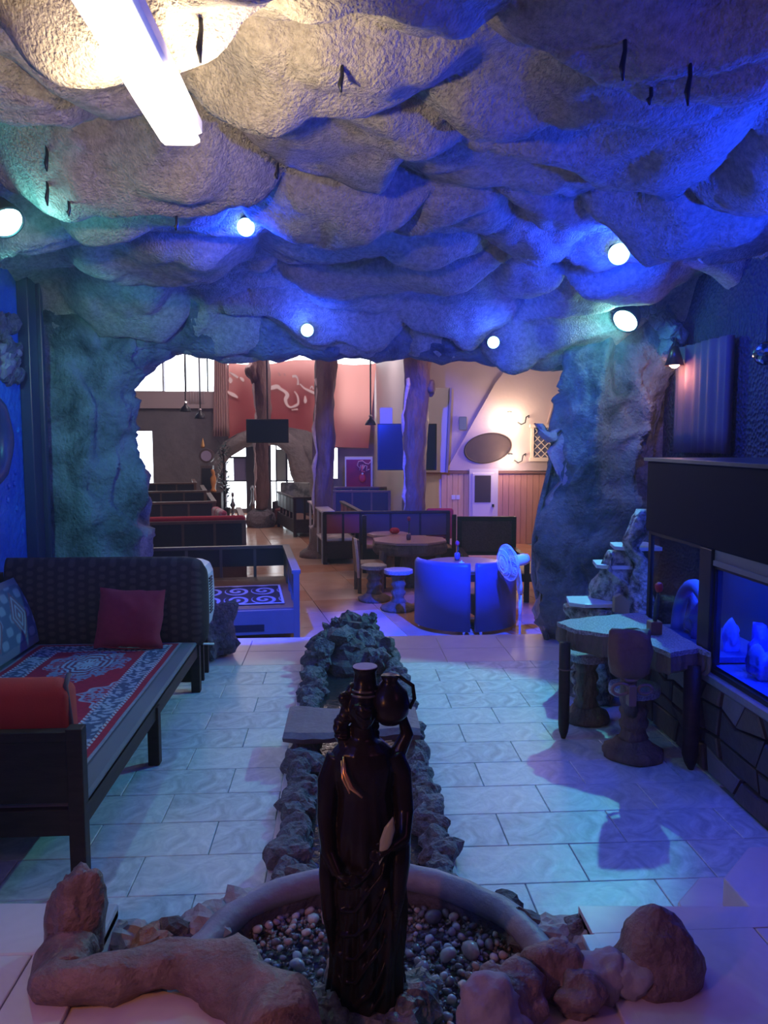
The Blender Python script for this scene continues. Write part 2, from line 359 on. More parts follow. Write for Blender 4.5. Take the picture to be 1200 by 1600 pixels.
# rubble ledge and crescent relief on the blue wall
rl = thing('stone_relief', 'band of pale rubble stones set high on the blue left wall', 'stone relief', (-2.8, 6.4, 2.6))
sb = [blob((.05, .075, .06), .35, 1.4, s, 2).mesh('stone', rockp if s % 3 else cement) for s in range(6)]
for k in range(110):
    o = bpy.data.objects.new('stone', sb[k % 6]); link(o, rl); o.location = (rnd.uniform(.0, .05), rnd.uniform(-.75, .52), rnd.uniform(-.06, .42)*(1 if k % 3 else .4)); s_ = rnd.uniform(.6, 1.25); o.scale = (s_, s_, s_); o.rotation_euler = (rnd.uniform(0, 6), rnd.uniform(0, .6), 0)
cr = thing('crescent_relief', 'dark crescent-shaped relief moulded on the blue left wall', 'wall relief', (0, 0, 0))
pts = [(-2.77, 6.2+.32*math.cos(t), 2.02+.36*math.sin(t)) for t in np.linspace(1.9, -1.9, 18)]
MB().tube(pts, [.015+.065*math.sin(math.pi*i/17)**.7 for i in range(18)], 10).noise(.012, 8, 4).build('crescent', M('blue_relief', (.07, .06, .16), .35), cr, smooth=True)
nb = [blob((.02, .03, .03), .2, 1.5, 50+s, 1).mesh('nub', bluew) for s in range(3)]
for k in range(22):
    o = bpy.data.objects.new('nub', nb[k % 3]); link(o, wl); o.location = (-2.8, rnd.uniform(5.9, 6.95), rnd.uniform(.9, 2.1))

# ================================================================ the setting: hall beyond
A = math.radians(10.5)
hfl = S(MB().box(-9, 8, YE+.06, 26, -.5, -.312).build('floor_hall', grout))
cache = {}
for j in range(16):
    for i in range(-9, 9):
        u = i*.8; v_ = j*.8; cx = .5+u*math.cos(A)-v_*math.sin(A); cy = 8.35+u*math.sin(A)+v_*math.cos(A)
        if cy < 8.25 or not (-3.9 < cx < 4.2) or cx < -4.6*cy/12+.8: continue
        k = 1 if (i in (-1, 0) and rnd.random() < .8) or rnd.random() < .12 else 0
        if k not in cache: cache[k] = MB().box(-.396, .396, -.396, .396, -.015, 0, b=.003).mesh('floor_tile', (hallt, hallt2)[k])
        o = bpy.data.objects.new('floor_tile', cache[k]); link(o, hfl); o.location = (cx, cy, -.298); o.rotation_euler = (0, 0, A)
S(MB().box(-9, 8, 20.6, 25.2, -.33, -.302).build('floor_far', hallt))
plum = M('mauve_plaster', (.42, .34, .38), .7, bump=(12, .3, .01), var=(2, (.50, .41, .45)))
grayw = M('grey_plaster', (.16, .15, .17), .8, bump=(6, .6, .03), var=(2, (.25, .23, .25)))
YF = 25.
def hr(a, b, c, d): return (X(a, YF), X(b, YF), Z(d, YF), Z(c, YF))
wf = MB(); wall_holes(wf, -9, 1.35, -.4, 5.6, [hr(258, 342, 540, 634), hr(200, 256, 556, 612), hr(346, 591, 540, 571), hr(534, 573, 580, 650), hr(198, 238, 674, 800), hr(352, 470, 690, 794), hr(519, 527, 700, 748)], YF, YF+.25)
S(wf.build('wall_far', grayw))
S(MB().prism([(X(198, YF), Z(553, YF)), (X(198, YF), Z(618, YF)), (X(255, YF), Z(556, YF))][::-1], 0, .1, Matrix(((1, 0, 0, 0), (0, 0, 1, YF-.12), (0, 1, 0, 0), (0, 0, 0, 1)))).build('wall_gable', plum))
S(MB().box(X(180, YF), X(345, YF), YF-.2, YF-.02, Z(639, YF), Z(634, YF)).box(X(180, YF), X(345, YF), YF-.14, YF-.02, Z(634, YF), Z(613, YF)).build('trim_4', M('cream_band', (.52, .42, .42), .6)))
for a, b, c, d in ((291, 293, 540, 634), (325, 327, 540, 634)):
    S(MB().box(X(a, YF), X(b, YF), YF+.02, YF+.12, Z(d, YF), Z(c, YF)).build('window_1', black))
# frames and frosted leaf in the arched doorway
wd = S(MB().box(X(384, YF), X(397, YF), YF-.05, YF+.05, -.3, Z(690, YF)).box(X(405, YF), X(423, YF), YF-.05, YF+.05, -.3, Z(690, YF)).box(X(430, YF), X(432, YF), YF, YF+.06, -.3, Z(690, YF)).box(X(446, YF), X(449, YF), YF, YF+.06, -.3, Z(690, YF)).box(X(352, YF), X(470, YF), YF, YF+.06, Z(752, YF), Z(750, YF)).box(X(352, YF), X(384, YF), YF, YF+.06, Z(716, YF), Z(713, YF)).build('door_1', M('door_frame_paint', (.05, .045, .06), .5)))
MB().box(X(432, YF), X(446, YF), YF+.02, YF+.04, Z(750, YF), Z(702, YF)).build('pane', M('frosted_pane', (.32, .36, .34), .6), wd)
MB().box(X(364, YF), X(384, YF), YF+.02, YF+.04, Z(750, YF), Z(716, YF)).build('pane', M('violet_pane', (.25, .22, .42), .5), wd)
S(MB().box(-8.6, -8.4, 7.6, 25.2, -.4, 5.6).build('wall_hall_left', grayw))
S(MB().box(-9, 9, 7.6, 25.4, 5.5, 5.6).build('ceiling_hall', plum))
# right-hand hall walls
cA = Vector((X(590, YF), YF)); cB = Vector((X(652, 17), 17.)); dn = (cB-cA).normalized(); nn = Vector((-dn.y, dn.x))*.12
def wseg(mb, a, b, z0, z1): mb.prism([(a.x, a.y), (b.x, b.y), (b.x-nn.x, b.y-nn.y), (a.x-nn.x, a.y-nn.y)], z0, z1)
whitew = M('white_plaster', (.62, .58, .60), .6, bump=(10, .2, .005))
wa = MB(); wseg(wa, cA, cB, -.4, 5.6); S(wa.build('wall_hall_right', whitew))
YB = 17.; zb = Z(738, YB)
S(MB().box(X(648, YB), 8, YB, YB+.15, zb, 5.6).build('wall_mauve', plum))
S(MB().box(X(648, YB), 8, YB-.06, YB+.15, zb-.03, zb+.03).build('trim_5', M('brick_ledge', (.22, .10, .08), .7)))
S(MB().box(X(648, YB), X(690, YB), YB, YB+.12, -.4, zb).build('wall_white', whitew))
bwall = S(MB().box(X(690, YB), 8, YB+.04, YB+.15, -.4, zb).build('wall_boarded', M('board_gap', (.12, .07, .05), .8)))
yel = M('yellow_board', (.70, .42, .20), .45, stretch=(3, 3, .6), var=(4, (.82, .54, .28))); pnk = M('pink_board', (.52, .24, .18), .45, stretch=(3, 3, .6), var=(4, (.64, .32, .25)))
for a, b, m_ in ((690, 734, yel), (777, 900, pnk)):
    n = round((b-a)/9.5)
    for k in range(n):
        x0, x1 = X(a+(b-a)*k/n, YB), X(a+(b-a)*(k+1)/n, YB); MB().box(x0+.004, x1-.004, YB-.01, YB+.04, -.3, zb-.03).build('board', m_, bwall)
S(MB().box(7.6, 7.75, 7.6, 17.1, -.4, 5.6).build('wall_hall_east', plum))
mx = Matrix(((1, 0, 0, 0), (0, 0, 1, YB-.06), (0, 1, 0, 0), (0, 0, 0, 1)))
S(MB().prism([(X(a, YB), Z(b, YB)) for a, b in ((697, 735), (900, 738), (900, 540), (815, 540), (772, 598))], 0, .06, mx).build('wall_relief', M('light_mauve', (.56, .44, .44), .65, bump=(14, .3, .01))))
oo = thing('oval_recess', 'large dark brown oval plaque on the mauve wall', 'wall plaque', (X(761, YB), YB-.1, Z(700, YB)))
MB().loft([[(r*(.54*math.cos(t)*math.cos(.2)-.33*math.sin(t)*math.sin(.2)), y, r*(.54*math.cos(t)*math.sin(.2)+.33*math.sin(t)*math.cos(.2))) for t in np.linspace(0, 2*math.pi, 41)[:-1]] for r, y in ((1, .04), (1, -.02), (.96, -.035), (.93, -.01))]).build('plaque', M('oval_brown', (.055, .032, .03), .7, var=(6, (.085, .05, .045))), oo)
dr = S(MB().box(X(733, YB), X(778, YB), YB-.09, YB-.02, -.3, Z(733, YB)).build('door_2', M('door_white', (.66, .60, .60), .4)))
MB().box(X(738, YB), X(771, YB), YB-.12, YB-.09, -.28, Z(739, YB), b=.01).build('door_leaf', M('door_leaf', (.72, .66, .66), .4), dr)
MB().box(X(741, YB), X(766, YB), YB-.135, YB-.12, Z(785, YB), Z(743, YB)).build('pane', M('dark_pane', (.07, .05, .06), .15), dr)
MB().box(X(768, YB), X(771, YB), YB-.17, YB-.12, Z(792, YB), Z(788, YB)).build('door_handle', black, dr)
# lattice window
wn = S(MB().box(X(828, YB), X(832, YB), YB-.12, YB, Z(720, YB), Z(664, YB)).box(X(880, YB), X(884, YB), YB-.12, YB, Z(720, YB), Z(664, YB)).box(X(826, YB), X(886, YB), YB-.14, YB, Z(668, YB), Z(663, YB)).box(X(826, YB), X(886, YB), YB-.14, YB, Z(721, YB), Z(715, YB)).build('window_2', M('cream_frame', (.72, .60, .52), .5)))
MB().box(X(832, YB), X(880, YB), YB-.07, YB-.065, Z(716, YB), Z(667, YB)).build('pane', M('night_pane', (.10, .09, .17), .1), wn)
lt = MB()
for k in range(-4, 5):
    for s_ in (1, -1):
        x0 = X(856, YB)+k*.17; a = (x0-.35*s_, YB-.08, Z(716, YB)); b = (x0+.35*s_, YB-.08, Z(667, YB)); lo, hi = X(832, YB), X(880, YB)
        t0, t1 = sorted(((lo-a[0])/(b[0]-a[0]), (hi-a[0])/(b[0]-a[0]))); t0, t1 = max(0, t0), min(1, t1)
        if t1 > t0+.05: lt.bar([a[i]+(b[i]-a[i])*t0 for i in range(3)], [a[i]+(b[i]-a[i])*t1 for i in range(3)], .018)
lt.build('lattice', M('cream_frame', ()), wn)
tr = thing('triangular_frame', 'peaked pinkish gable frame above the lattice window', 'wall decoration', (0, 0, 0))
def pxp(px, py, y=YB-.1): q = P(px, py, YB); return (q.x, y, q.z)
t_ = MB()
for a, b in (((866, 618), (853, 663)), ((866, 618), (884, 663)), ((853, 663), (884, 663)), ((874, 640), (868, 663))): t_.bar(pxp(*a), pxp(*b), .03)
t_.build('frame', M('pink_frame', (.62, .45, .42), .5), tr)
MB().prism([(X(a, YB), Z(b, YB)) for a, b in ((866, 620), (854, 662), (883, 662))], 0, .02, Matrix(((1, 0, 0, 0), (0, 0, 1, YB-.09), (0, 1, 0, 0), (0, 0, 0, 1)))).build('infill', M('light_mauve', ()), tr)
# ================================================================ things in the cave room
def bw(mb, name, m, root, **k):
    o = mb.build(name, m, root, **k)
    o.matrix_parent_inverse = (Matrix.Translation(root.location) @ root.rotation_euler.to_matrix().to_4x4()).inverted(); return o
# ---- daybed: runs along the left wall; ends face the camera and the cave mouth
XR = -1.16; XL = -2.62; Y0, Y1 = 3.33, 6.12; SZ = .42
db = thing('daybed', 'long dark wooden daybed with high end panels along the blue left wall', 'daybed', ((XL+XR)/2, (Y0+Y1)/2, 0))
for (x, y, top) in ((XR, Y0, .76), (XR, 4.70, SZ-.05), (XR, Y1-.03, .50), (XL, Y0, .76), (XL, Y1-.03, .50)):
    bw(MB().box(x-.035, x+.035, y-.035, y+.035, 0, top), 'leg', dwood, db, bevel=.006)
fr = MB().box(XR-.02, XR+.02, Y0, Y1, SZ-.13, SZ-.02).box(XL-.02, XL+.02, Y0, Y1, SZ-.13, SZ-.02).box(XL, XR, Y1-.05, Y1-.01, SZ-.13, SZ-.02).box(XL, XR, Y0-.02, Y0+.02, SZ-.15, SZ-.03)
bw(fr, 'frame', dwood, db, bevel=.004)
bw(MB().box(XL, XR+.02, Y0+.02, Y1, SZ-.05, SZ, b=.012), 'mattress', M('daybed_mat', (.22, .18, .20), .8, bump=(120, .4, .003)), db)
bw(MB().box(XL+.03, XR-.03, Y0-.015, Y0+.015, SZ+.0, .72).box(XL, XR, Y0-.028, Y0+.028, .70, .745), 'end_panel', dwood, db, bevel=.004)
bw(MB().box(XL+.03, XR, Y1+.02, Y1+.05, .06, .98), 'end_panel', dwood, db, bevel=.004)
# patterned upholstery on the far end panel (woven diamonds)
def cloth_grid(nx, ny, fn, col):
    mb = MB(); u, v = np.meshgrid(np.linspace(0, 1, nx), np.linspace(0, 1, ny)); u = u.ravel(); v = v.ravel()
    mb.v = [tuple(p) for p in fn(u, v)]; mb.f = [(j*nx+i, j*nx+i+1, (j+1)*nx+i+1, (j+1)*nx+i) for j in range(ny-1) for i in range(nx-1)]
    mb.c = col(u, v); return mb
def mixc(a, b, t): return np.array(a)[None]*(1-t[:, None])+np.array(b)[None]*t[:, None]
def col_far(u, v):
    a = np.abs(np.sin(u*60))*np.abs(np.sin(v*34+np.floor(u*19)*1.57)); t = np.clip((a-.45)*6, 0, 1)
    return mixc((.075, .035, .03), (.14, .075, .06), t)
def far_fn(u, v):
    x = XL+.02+(XR+.06-XL-.02)*u; z = SZ+.01+(1.035-SZ)*v-.035*np.clip((u-.9)*10, 0, 1)**2*v
    y = Y1-.02-.045*np.sin(np.pi*np.clip(v, 0, 1))**.4*np.clip((1-u)*30, 0, 1)**.5+.02*v
    return np.stack([x, y, z], 1)
fcl = M('woven_cloth', (.3, .2, .2), .85, vcol=True, bump=(150, .4, .003))
o = bw(cloth_grid(220, 90, far_fn, col_far), 'backrest_cover', fcl, db, smooth=True); md = o.modifiers.new('s', 'SOLIDIFY'); md.thickness = .06; md.offset = 1
# long bolster against the wall
def col_bol(u, v):
    a = np.sin(u*70)*np.sin(v*22); b = np.abs(((u*6) % 1)-.5)+np.abs(v-.5)*.9
    t = np.clip((a-.1)*5, 0, 1)*.7; c = mixc((.12, .12, .19), (.40, .38, .44), t); m_ = (b < .32)
    c[m_] = mixc((.28, .10, .13), (.5, .46, .48), np.clip(np.sin(b*60), 0, 1))[m_]
    c[(v < .12) | (v > .9)] = (.20, .16, .22); return c
def bol_fn(u, v):
    y = Y0+.1+(Y1-.12-Y0-.1)*u; x = XL+.16-.16*v+.03*np.sin(v*np.pi); z = SZ+.02+.46*v
    return np.stack([x, y, z], 1)
bol = thing('back_cushion', 'long grey-blue patterned cushion leaning on the left wall of the daybed', 'cushion', (XL+.1, 4.8, SZ))
o = bw(cloth_grid(260, 60, bol_fn, col_bol), 'cover', fcl, bol, smooth=True); md = o.modifiers.new('s', 'SOLIDIFY'); md.thickness = .12; md.offset = 1
bw(MB().box(XL-.14, XL-.02, Y0, Y1, SZ-.1, .98), 'back_board', dwood, db, bevel=.004)
# rug on the seat
def col_rug(u, v):   # u across 0..1 (.98 m), v along (2.1 m)
    W_, L_ = 1.10, 2.35; x = u*W_; y = v*L_; e = np.minimum(np.minimum(x, W_-x), np.minimum(y, L_-y))
    red = np.array((.55, .018, .045)); n = fbm(np.stack([x*60, y*60, x*0], 1), 2, 3)
    c = np.tile(red, (len(u), 1)); cream = np.array((.62, .56, .56)); navy = np.array((.10, .10, .17))
    yp = ((y-1.80+.675) % 1.35)-.675; cxn = (x-W_/2)/.27; cyn = yp/.42; r = np.abs(cxn)**1.3+np.abs(cyn)**1.3; th = np.arctan2(cyn, cxn)
    med = r+.10*np.cos(th*12)
    fl_ = (np.sin(x*70+2.2*np.sin(y*40)+n)*np.sin(y*70+2.2*np.sin(x*46))) > -.1
    m = (med < 1.1) & fl_; c[m] = (.34, .30, .38)
    m = (med < .62); c[m] = (.30, .06, .10); m = (med < .62) & (np.sin(r*38+np.cos(th*8)*1.5) > .0); c[m] = (.50, .50, .54); m = (med < .16); c[m] = cream
    # corner spandrels
    ys_ = np.abs(((y-1.80) % 1.35)-.675); k = np.minimum(x, W_-x)/.30+ys_/.36; k = k+.09*np.sin(np.arctan2(ys_, np.minimum(x, W_-x))*14)
    m = (k < 1.35) & fl_; c[m] = (.36, .32, .40); m = (np.abs(k-1.38) < .04); c[m] = (.48, .44, .48)
    b = e < .215; pat = (np.sin(x*60+2*np.sin(y*34))*np.sin(y*60+2*np.sin(x*34))+.5*n); c[b] = np.where((pat > .12)[:, None], (.45, .42, .48), navy)[b]
    dash = (np.sin((x+y)*160) > -.3)
    for a, d in ((.205, .225), (.06, .078)): m = (e > a) & (e < d); c[m] = np.where(dash[:, None], cream, (.3, .05, .08))[m]
    m = e < .06; c[m] = red*.9; m = e < .02; c[m] = (.33, .28, .31)
    return c*(1+.12*n[:, None])
def rug_fn(u, v):
    x = XR-.08-1.10*(1-u); y = Y0+.30+2.35*v; z = SZ+.012+.003*np.sin(x*13)*np.sin(y*9)
    return np.stack([x, y, z], 1)
rg = thing('carpet', 'red carpet with a pale medallion and floral borders lying on the daybed', 'carpet', (-1.75, 4.8, SZ+.01))
bw(cloth_grid(300, 600, rug_fn, col_rug), 'pile', fcl, rg, smooth=True)
# cushions
def cushion(mb, w_, h_, t_, n=18, seed=0, sag=.0):
    vs = []; fs = []
    for sgn in (1, -1):
        for j in range(n+1):
            for i in range(n+1):
                u, v = i/n*2-1, j/n*2-1; e = (1-abs(u)**2.6)*(1-abs(v)**2.6); pin = 1-.07*(1-e)*(abs(u)*abs(v) < .72)
                vs.append((u*w_/2*(1-.06*(1-abs(v)**2)*abs(u)), sgn*t_/2*max(e, 0)**.55, v*h_/2*(1-.06*(1-abs(u)**2)*abs(v))))
    m_ = (n+1)**2
    for s_ in (0, 1):
        for j in range(n):
            for i in range(n):
                a = s_*m_+j*(n+1)+i; q = (a, a+1, a+n+2, a+n+1); fs.append(q if s_ else q[::-1])
    mb.add(vs, fs); mb.noise(.010, 9, seed, 3); return mb
c1 = P(205, 965, 5.86)
pw = thing('throw_pillow', 'square dark red throw pillow leaning on the far end of the daybed', 'pillow', (c1.x, 5.84, SZ+.24), rz=math.radians(3))
o = cushion(MB(), .50, .45, .17, 22, 4).build('cover', redc, pw, smooth=True); o.rotation_euler = (math.radians(-16), math.radians(3), 0)
MB().tube([(-.24, 0, -.215), (0, .0, -.225), (.24, 0, -.215)], .006, 6).build('seam', redc, pw).rotation_euler = (math.radians(-16), math.radians(3), 0)
rc = thing('seat_cushion', 'orange-red velvet cushion propped against the near end of the daybed', 'cushion', (-1.72, 3.50, SZ+.02))
o = MB().box(-.55, .50, -.075, .075, 0, .50, b=.05).build('cover', redo, rc, smooth=False, bevel=.03); o.rotation_euler = (math.radians(4), 0, 0); o.data.polygons.foreach_set('use_smooth', [True]*len(o.data.polygons))
o = MB().tube([(.505, -.03, 0), (.51, -.05, .25), (.485, -.03, .47), (.47, .06, .49)], .012, 8).build('piping', M('dark_piping', (.12, .05, .06), .6), rc, smooth=True); o.rotation_euler = (math.radians(4), 0, 0)
# ---- air cooler behind the daybed, on a small stand
hx, hy = X(275, 6.5), 6.50
hs = thing('small_stand', 'small dark stand hidden behind the daybed under the white cooler', 'stand', (hx, hy, 0))
MB().box(-.22, .22, -.14, .14, .40, .44, b=.005).build('top', dwood, hs)
for a, b in ((-.19, -.11), (.19, -.11), (-.19, .11), (.19, .11)): MB().box(a-.02, a+.02, b-.02, b+.02, 0, .40).build('leg', dwood, hs)
ac = thing('air_cooler', 'white air cooler with a vented side standing behind the daybed', 'air cooler', (hx, hy, .44))
prof = [(-.26, 0), (.24, 0), (.265, .12), (.27, .30), (.262, .46), (.235, .53), (.17, .555), (0, .575), (-.16, .56), (-.26, .52)]
MB().loft([[(x, y, z) for x, z in prof] for y in (-.15, .15)]).build('housing', white, ac, bevel=.02)
for k in range(13): MB().box(.262, .274, -.11, .02, .13+k*.024, .142+k*.024).build('vent_slot', black, ac)
cb = thing('power_cord', 'white power cord looping down from the air cooler', 'cord', (0, 0, 0))
bw(MB().tube([P(315, 972, 6.42), P(319, 982, 6.3), P(320, 992, 6.2), P(314, 1000, 6.1), P(318, 1006, 6.1), P(334, 1006, 6.15)], .009, 8), 'cable', white, cb, smooth=True)
# porous rock beside the daybed
q = G(335, 1032)
rk = blob((.24, .20, .30), .45, 1.8, 9, 4).build('rock', rockp, None, smooth=False, loc=(q.x-.06, q.y+.12, .22)); tag(rk, 'grey porous rock on the floor between the daybed and the blue bench', 'rock')

# ---- stone water channel down the middle of the floor
ch = thing('stone_channel', 'long rubble-edged water channel running up the middle of the tiled floor', 'water channel', (.1, 5, 0))
bw(MB().box(-.16, .40, 3.0, 6.6, -.02, .012), 'channel_bed', M('wet_bed', (.03, .03, .035), .12, bump=(14, .5, .02)), ch)
bw(MB().box(-.345, -.30, 3.1, 6.95, -.02, .022).box(.50, .53, 3.1, 6.95, -.02, .022), 'border_strip', pinkt, ch, bevel=.004)
sms = [blob((.085, .115, .085), .35, 1.6, 20+s, 3).mesh('stone', rockp) for s in range(7)]
for sx, cx in ((-1, -.232), (1, .452)):
    y = 3.10; k = 0
    while y < 6.95:
        s_ = rnd.uniform(.8, 1.1); o = bpy.data.objects.new('stone', sms[rnd.randrange(7)]); link(o, ch)
        o.location = (cx-.1+rnd.uniform(-.012, .012)-(.0 if sx < 0 else 0), y-5, .045+rnd.uniform(-.01, .02)); o.scale = (s_*.82, s_, s_*.95); o.rotation_euler = (rnd.uniform(-.4, .4), rnd.uniform(-.4, .4), rnd.uniform(0, 6))
        y += .135*s_
sl = MB().loft([[(x, y+.012*math.sin(x*9), z) for y, z in ((4.60, .16), (4.58, .20), (4.62, .225), (5.02, .225), (5.06, .20), (5.02, .16))] for x in np.linspace(-.35, .49, 16)]).noise(.016, 6, 3)
so = sl.build('stone_slab', rockp, None, smooth=False); so.data.materials[0] = M('slab_stone', (.17, .11, .14), .6, bump=(30, .7, .01), var=(6, (.26, .18, .21))); tag(so, 'pinkish stone slab bridging the water channel behind the statue', 'stone slab')
rf = thing('rock_fountain', 'heap of dark porous rocks at the far end of the water channel', 'rock fountain', (.12, 6.75, 0))
spec = [(540, 1005, .17, 6.75), (505, 1010, .13, 6.7), (575, 1000, .13, 6.75), (545, 985, .15, 6.9), (520, 990, .11, 6.95), (572, 978, .10, 6.9), (548, 975, .11, 6.95), (598, 1012, .11, 6.65), (500, 1025, .12, 6.5), (550, 1022, .13, 6.6), (590, 1030, .10, 6.45), (570, 970, .06, 6.9), (525, 972, .05, 6.95), (582, 966, .045, 6.9)]
for i, (px, py, r, Y) in enumerate(spec):
    c = P(px, py, Y); o = blob((r*.95, r, r*.95), .5, 1.9, 80+i, 3).build('rock', rockd if i % 2 else rockp, rf); o.location = Vector(c)-rf.location
o = blob((.24, .32, .20), .3, 2, 77, 3).build('core', rockd, rf); o.location = (0, -.12, .05)

# ---- pond of pebbles with its cement rim
cen = Vector((.09, 2.33)); 
pd = thing('pebble_pond', 'round cement-rimmed pond bed holding the pebbles round the statue', 'pond', (cen.x, cen.y, 0))
rim = []
for k in range(31):
    t = math.radians(-12+204*k/30); rim.append((cen.x+.60*math.cos(t), cen.y+.60*math.sin(t), .27))
bw(MB().tube(rim, [.05]*31, 12).noise(.012, 6, 2), 'rim', M('rim_cement', (.20, .17, .22), .5, bump=(30, .5, .01), var=(6, (.36, .31, .38))), pd, smooth=True)
bw(MB().loft([[(cen.x+r*math.cos(t), cen.y+r*.98*math.sin(t), z) for t in np.linspace(0, 2*math.pi, 33)[:-1]] for r, z in ((.63, 0), (.63, .25), (.58, .25), (.56, .17), (.1, .15))]), 'basin', rockd, pd)
pc = [((.50, .44, .42), 'pale'), ((.30, .22, .22), 'brown'), ((.13, .12, .14), 'dark'), ((.42, .30, .27), 'pink'), ((.20, .24, .22), 'green')]
pm = []
for i, (c, n) in enumerate(pc):
    for s in range(3): pm.append(blob((1, .78, .66), .22, 1.1, 200+i*5+s, 2).mesh('pebble', M('pebble_'+n, c, .22, coat=.3, var=(3, tuple(x*1.3 for x in c)))))
for me in pm: me.polygons.foreach_set('use_smooth', [True]*len(me.polygons))
rest = MB(); cnt = 0; placed = []
def pebz(x, y): return .185+.02*math.sin(x*7)*math.cos(y*6)
tries = 0
while cnt < 300 and tries < 12000:
    tries += 1; a = rnd.uniform(0, 6.283); r = .55*math.sqrt(rnd.random()); x = cen.x+r*math.cos(a); y = cen.y+r*math.sin(a)
    if y < 2.02: continue
    big = cnt < 26; s_ = rnd.uniform(.024, .040) if big else rnd.uniform(.012, .022)
    if any((x-p[0])**2+(y-p[1])**2 < (.8*(s_+p[2]))**2 for p in placed): continue
    if (x-.07)**2+(y-2.25)**2 < .11**2: continue
    placed.append((x, y, s_)); o = bpy.data.objects.new('pebble', pm[rnd.choice([0, 1, 2, 3, 6, 7, 8, 9, 10, 5, 4, 12 if big else 6])]); link(o)
    o.location = (x, y, pebz(x, y)+.012+s_*.2); o.scale = (s_,)*3; o.rotation_euler = (rnd.uniform(-.4, .4), rnd.uniform(-.4, .4), rnd.uniform(0, 6))
    tag(o, 'smooth wet pebble lying among others in the pond round the statue', 'pebble', 'pebbles in the pond'); cnt += 1
v1, f1_ = ICO[1]
for k in range(2600):
    a = rnd.uniform(0, 6.283); r = .575*math.sqrt(rnd.random()); x = cen.x+r*math.cos(a); y = cen.y+r*math.sin(a); s_ = rnd.uniform(.008, .015)
    ro = Matrix.Rotation(rnd.uniform(0, 6), 3, 'Z') @ Matrix.Rotation(rnd.uniform(-.5, .5), 3, 'X')
    rest.add([ro @ Vector((p[0]*s_, p[1]*s_*.75, p[2]*s_*.6)) + Vector((x, y, pebz(x, y)+rnd.uniform(-.006, .006))) for p in v1], f1_)
tag(rest.build('small_pebbles', M('gravel_mix', (.10, .09, .10), .25, coat=.3, var=(60, (.34, .27, .27), .12)), None, smooth=True), 'tiny dark wet pebbles filling the pond bed', 'pebbles', kind='stuff')

# ---- rocks round the front of the pond
def zrock(px, py, z=.352): return G(px, py, z)
lr = MB(); pts = [(122, 1500), (95, 1522), (88, 1556), (150, 1560), (220, 1545), (290, 1540), (340, 1545), (390, 1570), (430, 1600), (440, 1640)]
pts = [G(a, b-22, .39) for a, b in pts]
lr.tube([pts[0].lerp(pts[1], -.5)]+[a.lerp(b, t) for a, b in zip(pts, pts[1:]) for t in (0, .25, .5, .75)]+[pts[-1]], [.02]+list(np.interp(np.arange(36)/4, range(10), [.07, .088, .085, .068, .062, .07, .095, .085, .10, .10]))+[.10], 32).noise(.035, 6, 7, 4)
lrt = thing('rock_edging', 'long brownish moulded rock kerb bending round the left front of the pond', 'rock kerb', (-.6, 2.25, .35))
bw(lr, 'kerb', cement, lrt, smooth=True); lrt.children[0].data.materials[0] = M('rust_cement', (.14, .085, .08), .45, bump=(45, 1, .015), var=(9, (.34, .22, .20), .2))
rusty = M('rust_cement', ())
c = G(118, 1480, .36); o = blob((.095, .09, .20), .28, 1.4, 31, 4, octv=4).build('rock', rusty, None, smooth=True, loc=(c.x, c.y+.03, .43)); tag(o, 'pointed brown rock standing at the left end of the moulded kerb', 'rock')
bl = [(868, 1530, .105, .085, 'round brown-purple boulder third from the right beside the pond'), (945, 1530, .085, .075, 'small round boulder tucked against the pointed rock'), (800, 1565, .11, .09, 'rounded purplish boulder touching the right rim of the pond'), (768, 1600, .10, .10, 'bluish boulder low at the front right of the pond'), (905, 1560, .07, .06, 'low dark boulder in front of the round ones'), (985, 1535, .07, .06, 'flat boulder joining the pointed rock')]
for i, (px, py, r, h_, lab) in enumerate(bl):
    c = G(px, py, .37); o = blob((r, r*.9, h_), .28, 1.5, 41+i, 4, octv=4).build('rock', cement if i % 2 else rusty, None, smooth=True, loc=(c.x, c.y, .352+h_*.45)); tag(o, lab, 'rock')
c = G(1030, 1525, .36); o = MB().loft([[(r*math.cos(t)*1.25, r*math.sin(t), z) for t in np.linspace(0, 6.283, 25)[:-1]] for r, z in zip(np.interp(np.linspace(0, 5, 22), range(6), [.125, .13, .105, .075, .045, .012]), np.interp(np.linspace(0, 5, 22), range(6), [-.02, .03, .09, .15, .19, .21]))]).noise(.022, 7, 4, 4).build('rock', rusty, None, smooth=True, loc=(c.x, c.y+.02, .35)); tag(o, 'pointed pyramid rock standing on the right of the pond on the raised floor', 'rock')
rub = [(235, 1475, .075, 'rusty orange-brown stone between the left kerb and the pond', rockb), (200, 1455, .07, 'grey-purple rubble stone behind the orange-brown one', cement), (275, 1455, .08, 'dark rubble stone left of the pond rim', rockd), (330, 1440, .085, 'grey stone leaning on the left of the pond rim', cement), (300, 1480, .06, 'small stone squeezed between kerb and pond rim', rockp), (375, 1410, .07, 'stone behind the left shoulder of the pond rim', cement),
       (820, 1440, .07, 'dark rubble stone right behind the pond rim', rockd), (862, 1455, .08, 'grey-purple stone right of the pond rim', cement), (905, 1462, .085, 'lumpy stone between the pond and the pointed rock', rockp), (790, 1410, .06, 'small dark stone at the right shoulder of the pond rim', rockd), (925, 1480, .07, 'stone beside the foot of the pointed rock', cement), (470, 1360, .05, 'stone at the near left end of the channel edging', rockp)]
for i, (px, py, r, lab, m_) in enumerate(rub):
    c = G(px, py, .27); o = blob((r*1.15, r, r*.85), .4, 1.5, 61+i, 3).build('rock', m_, None, loc=(c.x, c.y, .25)); tag(o, lab, 'rock')
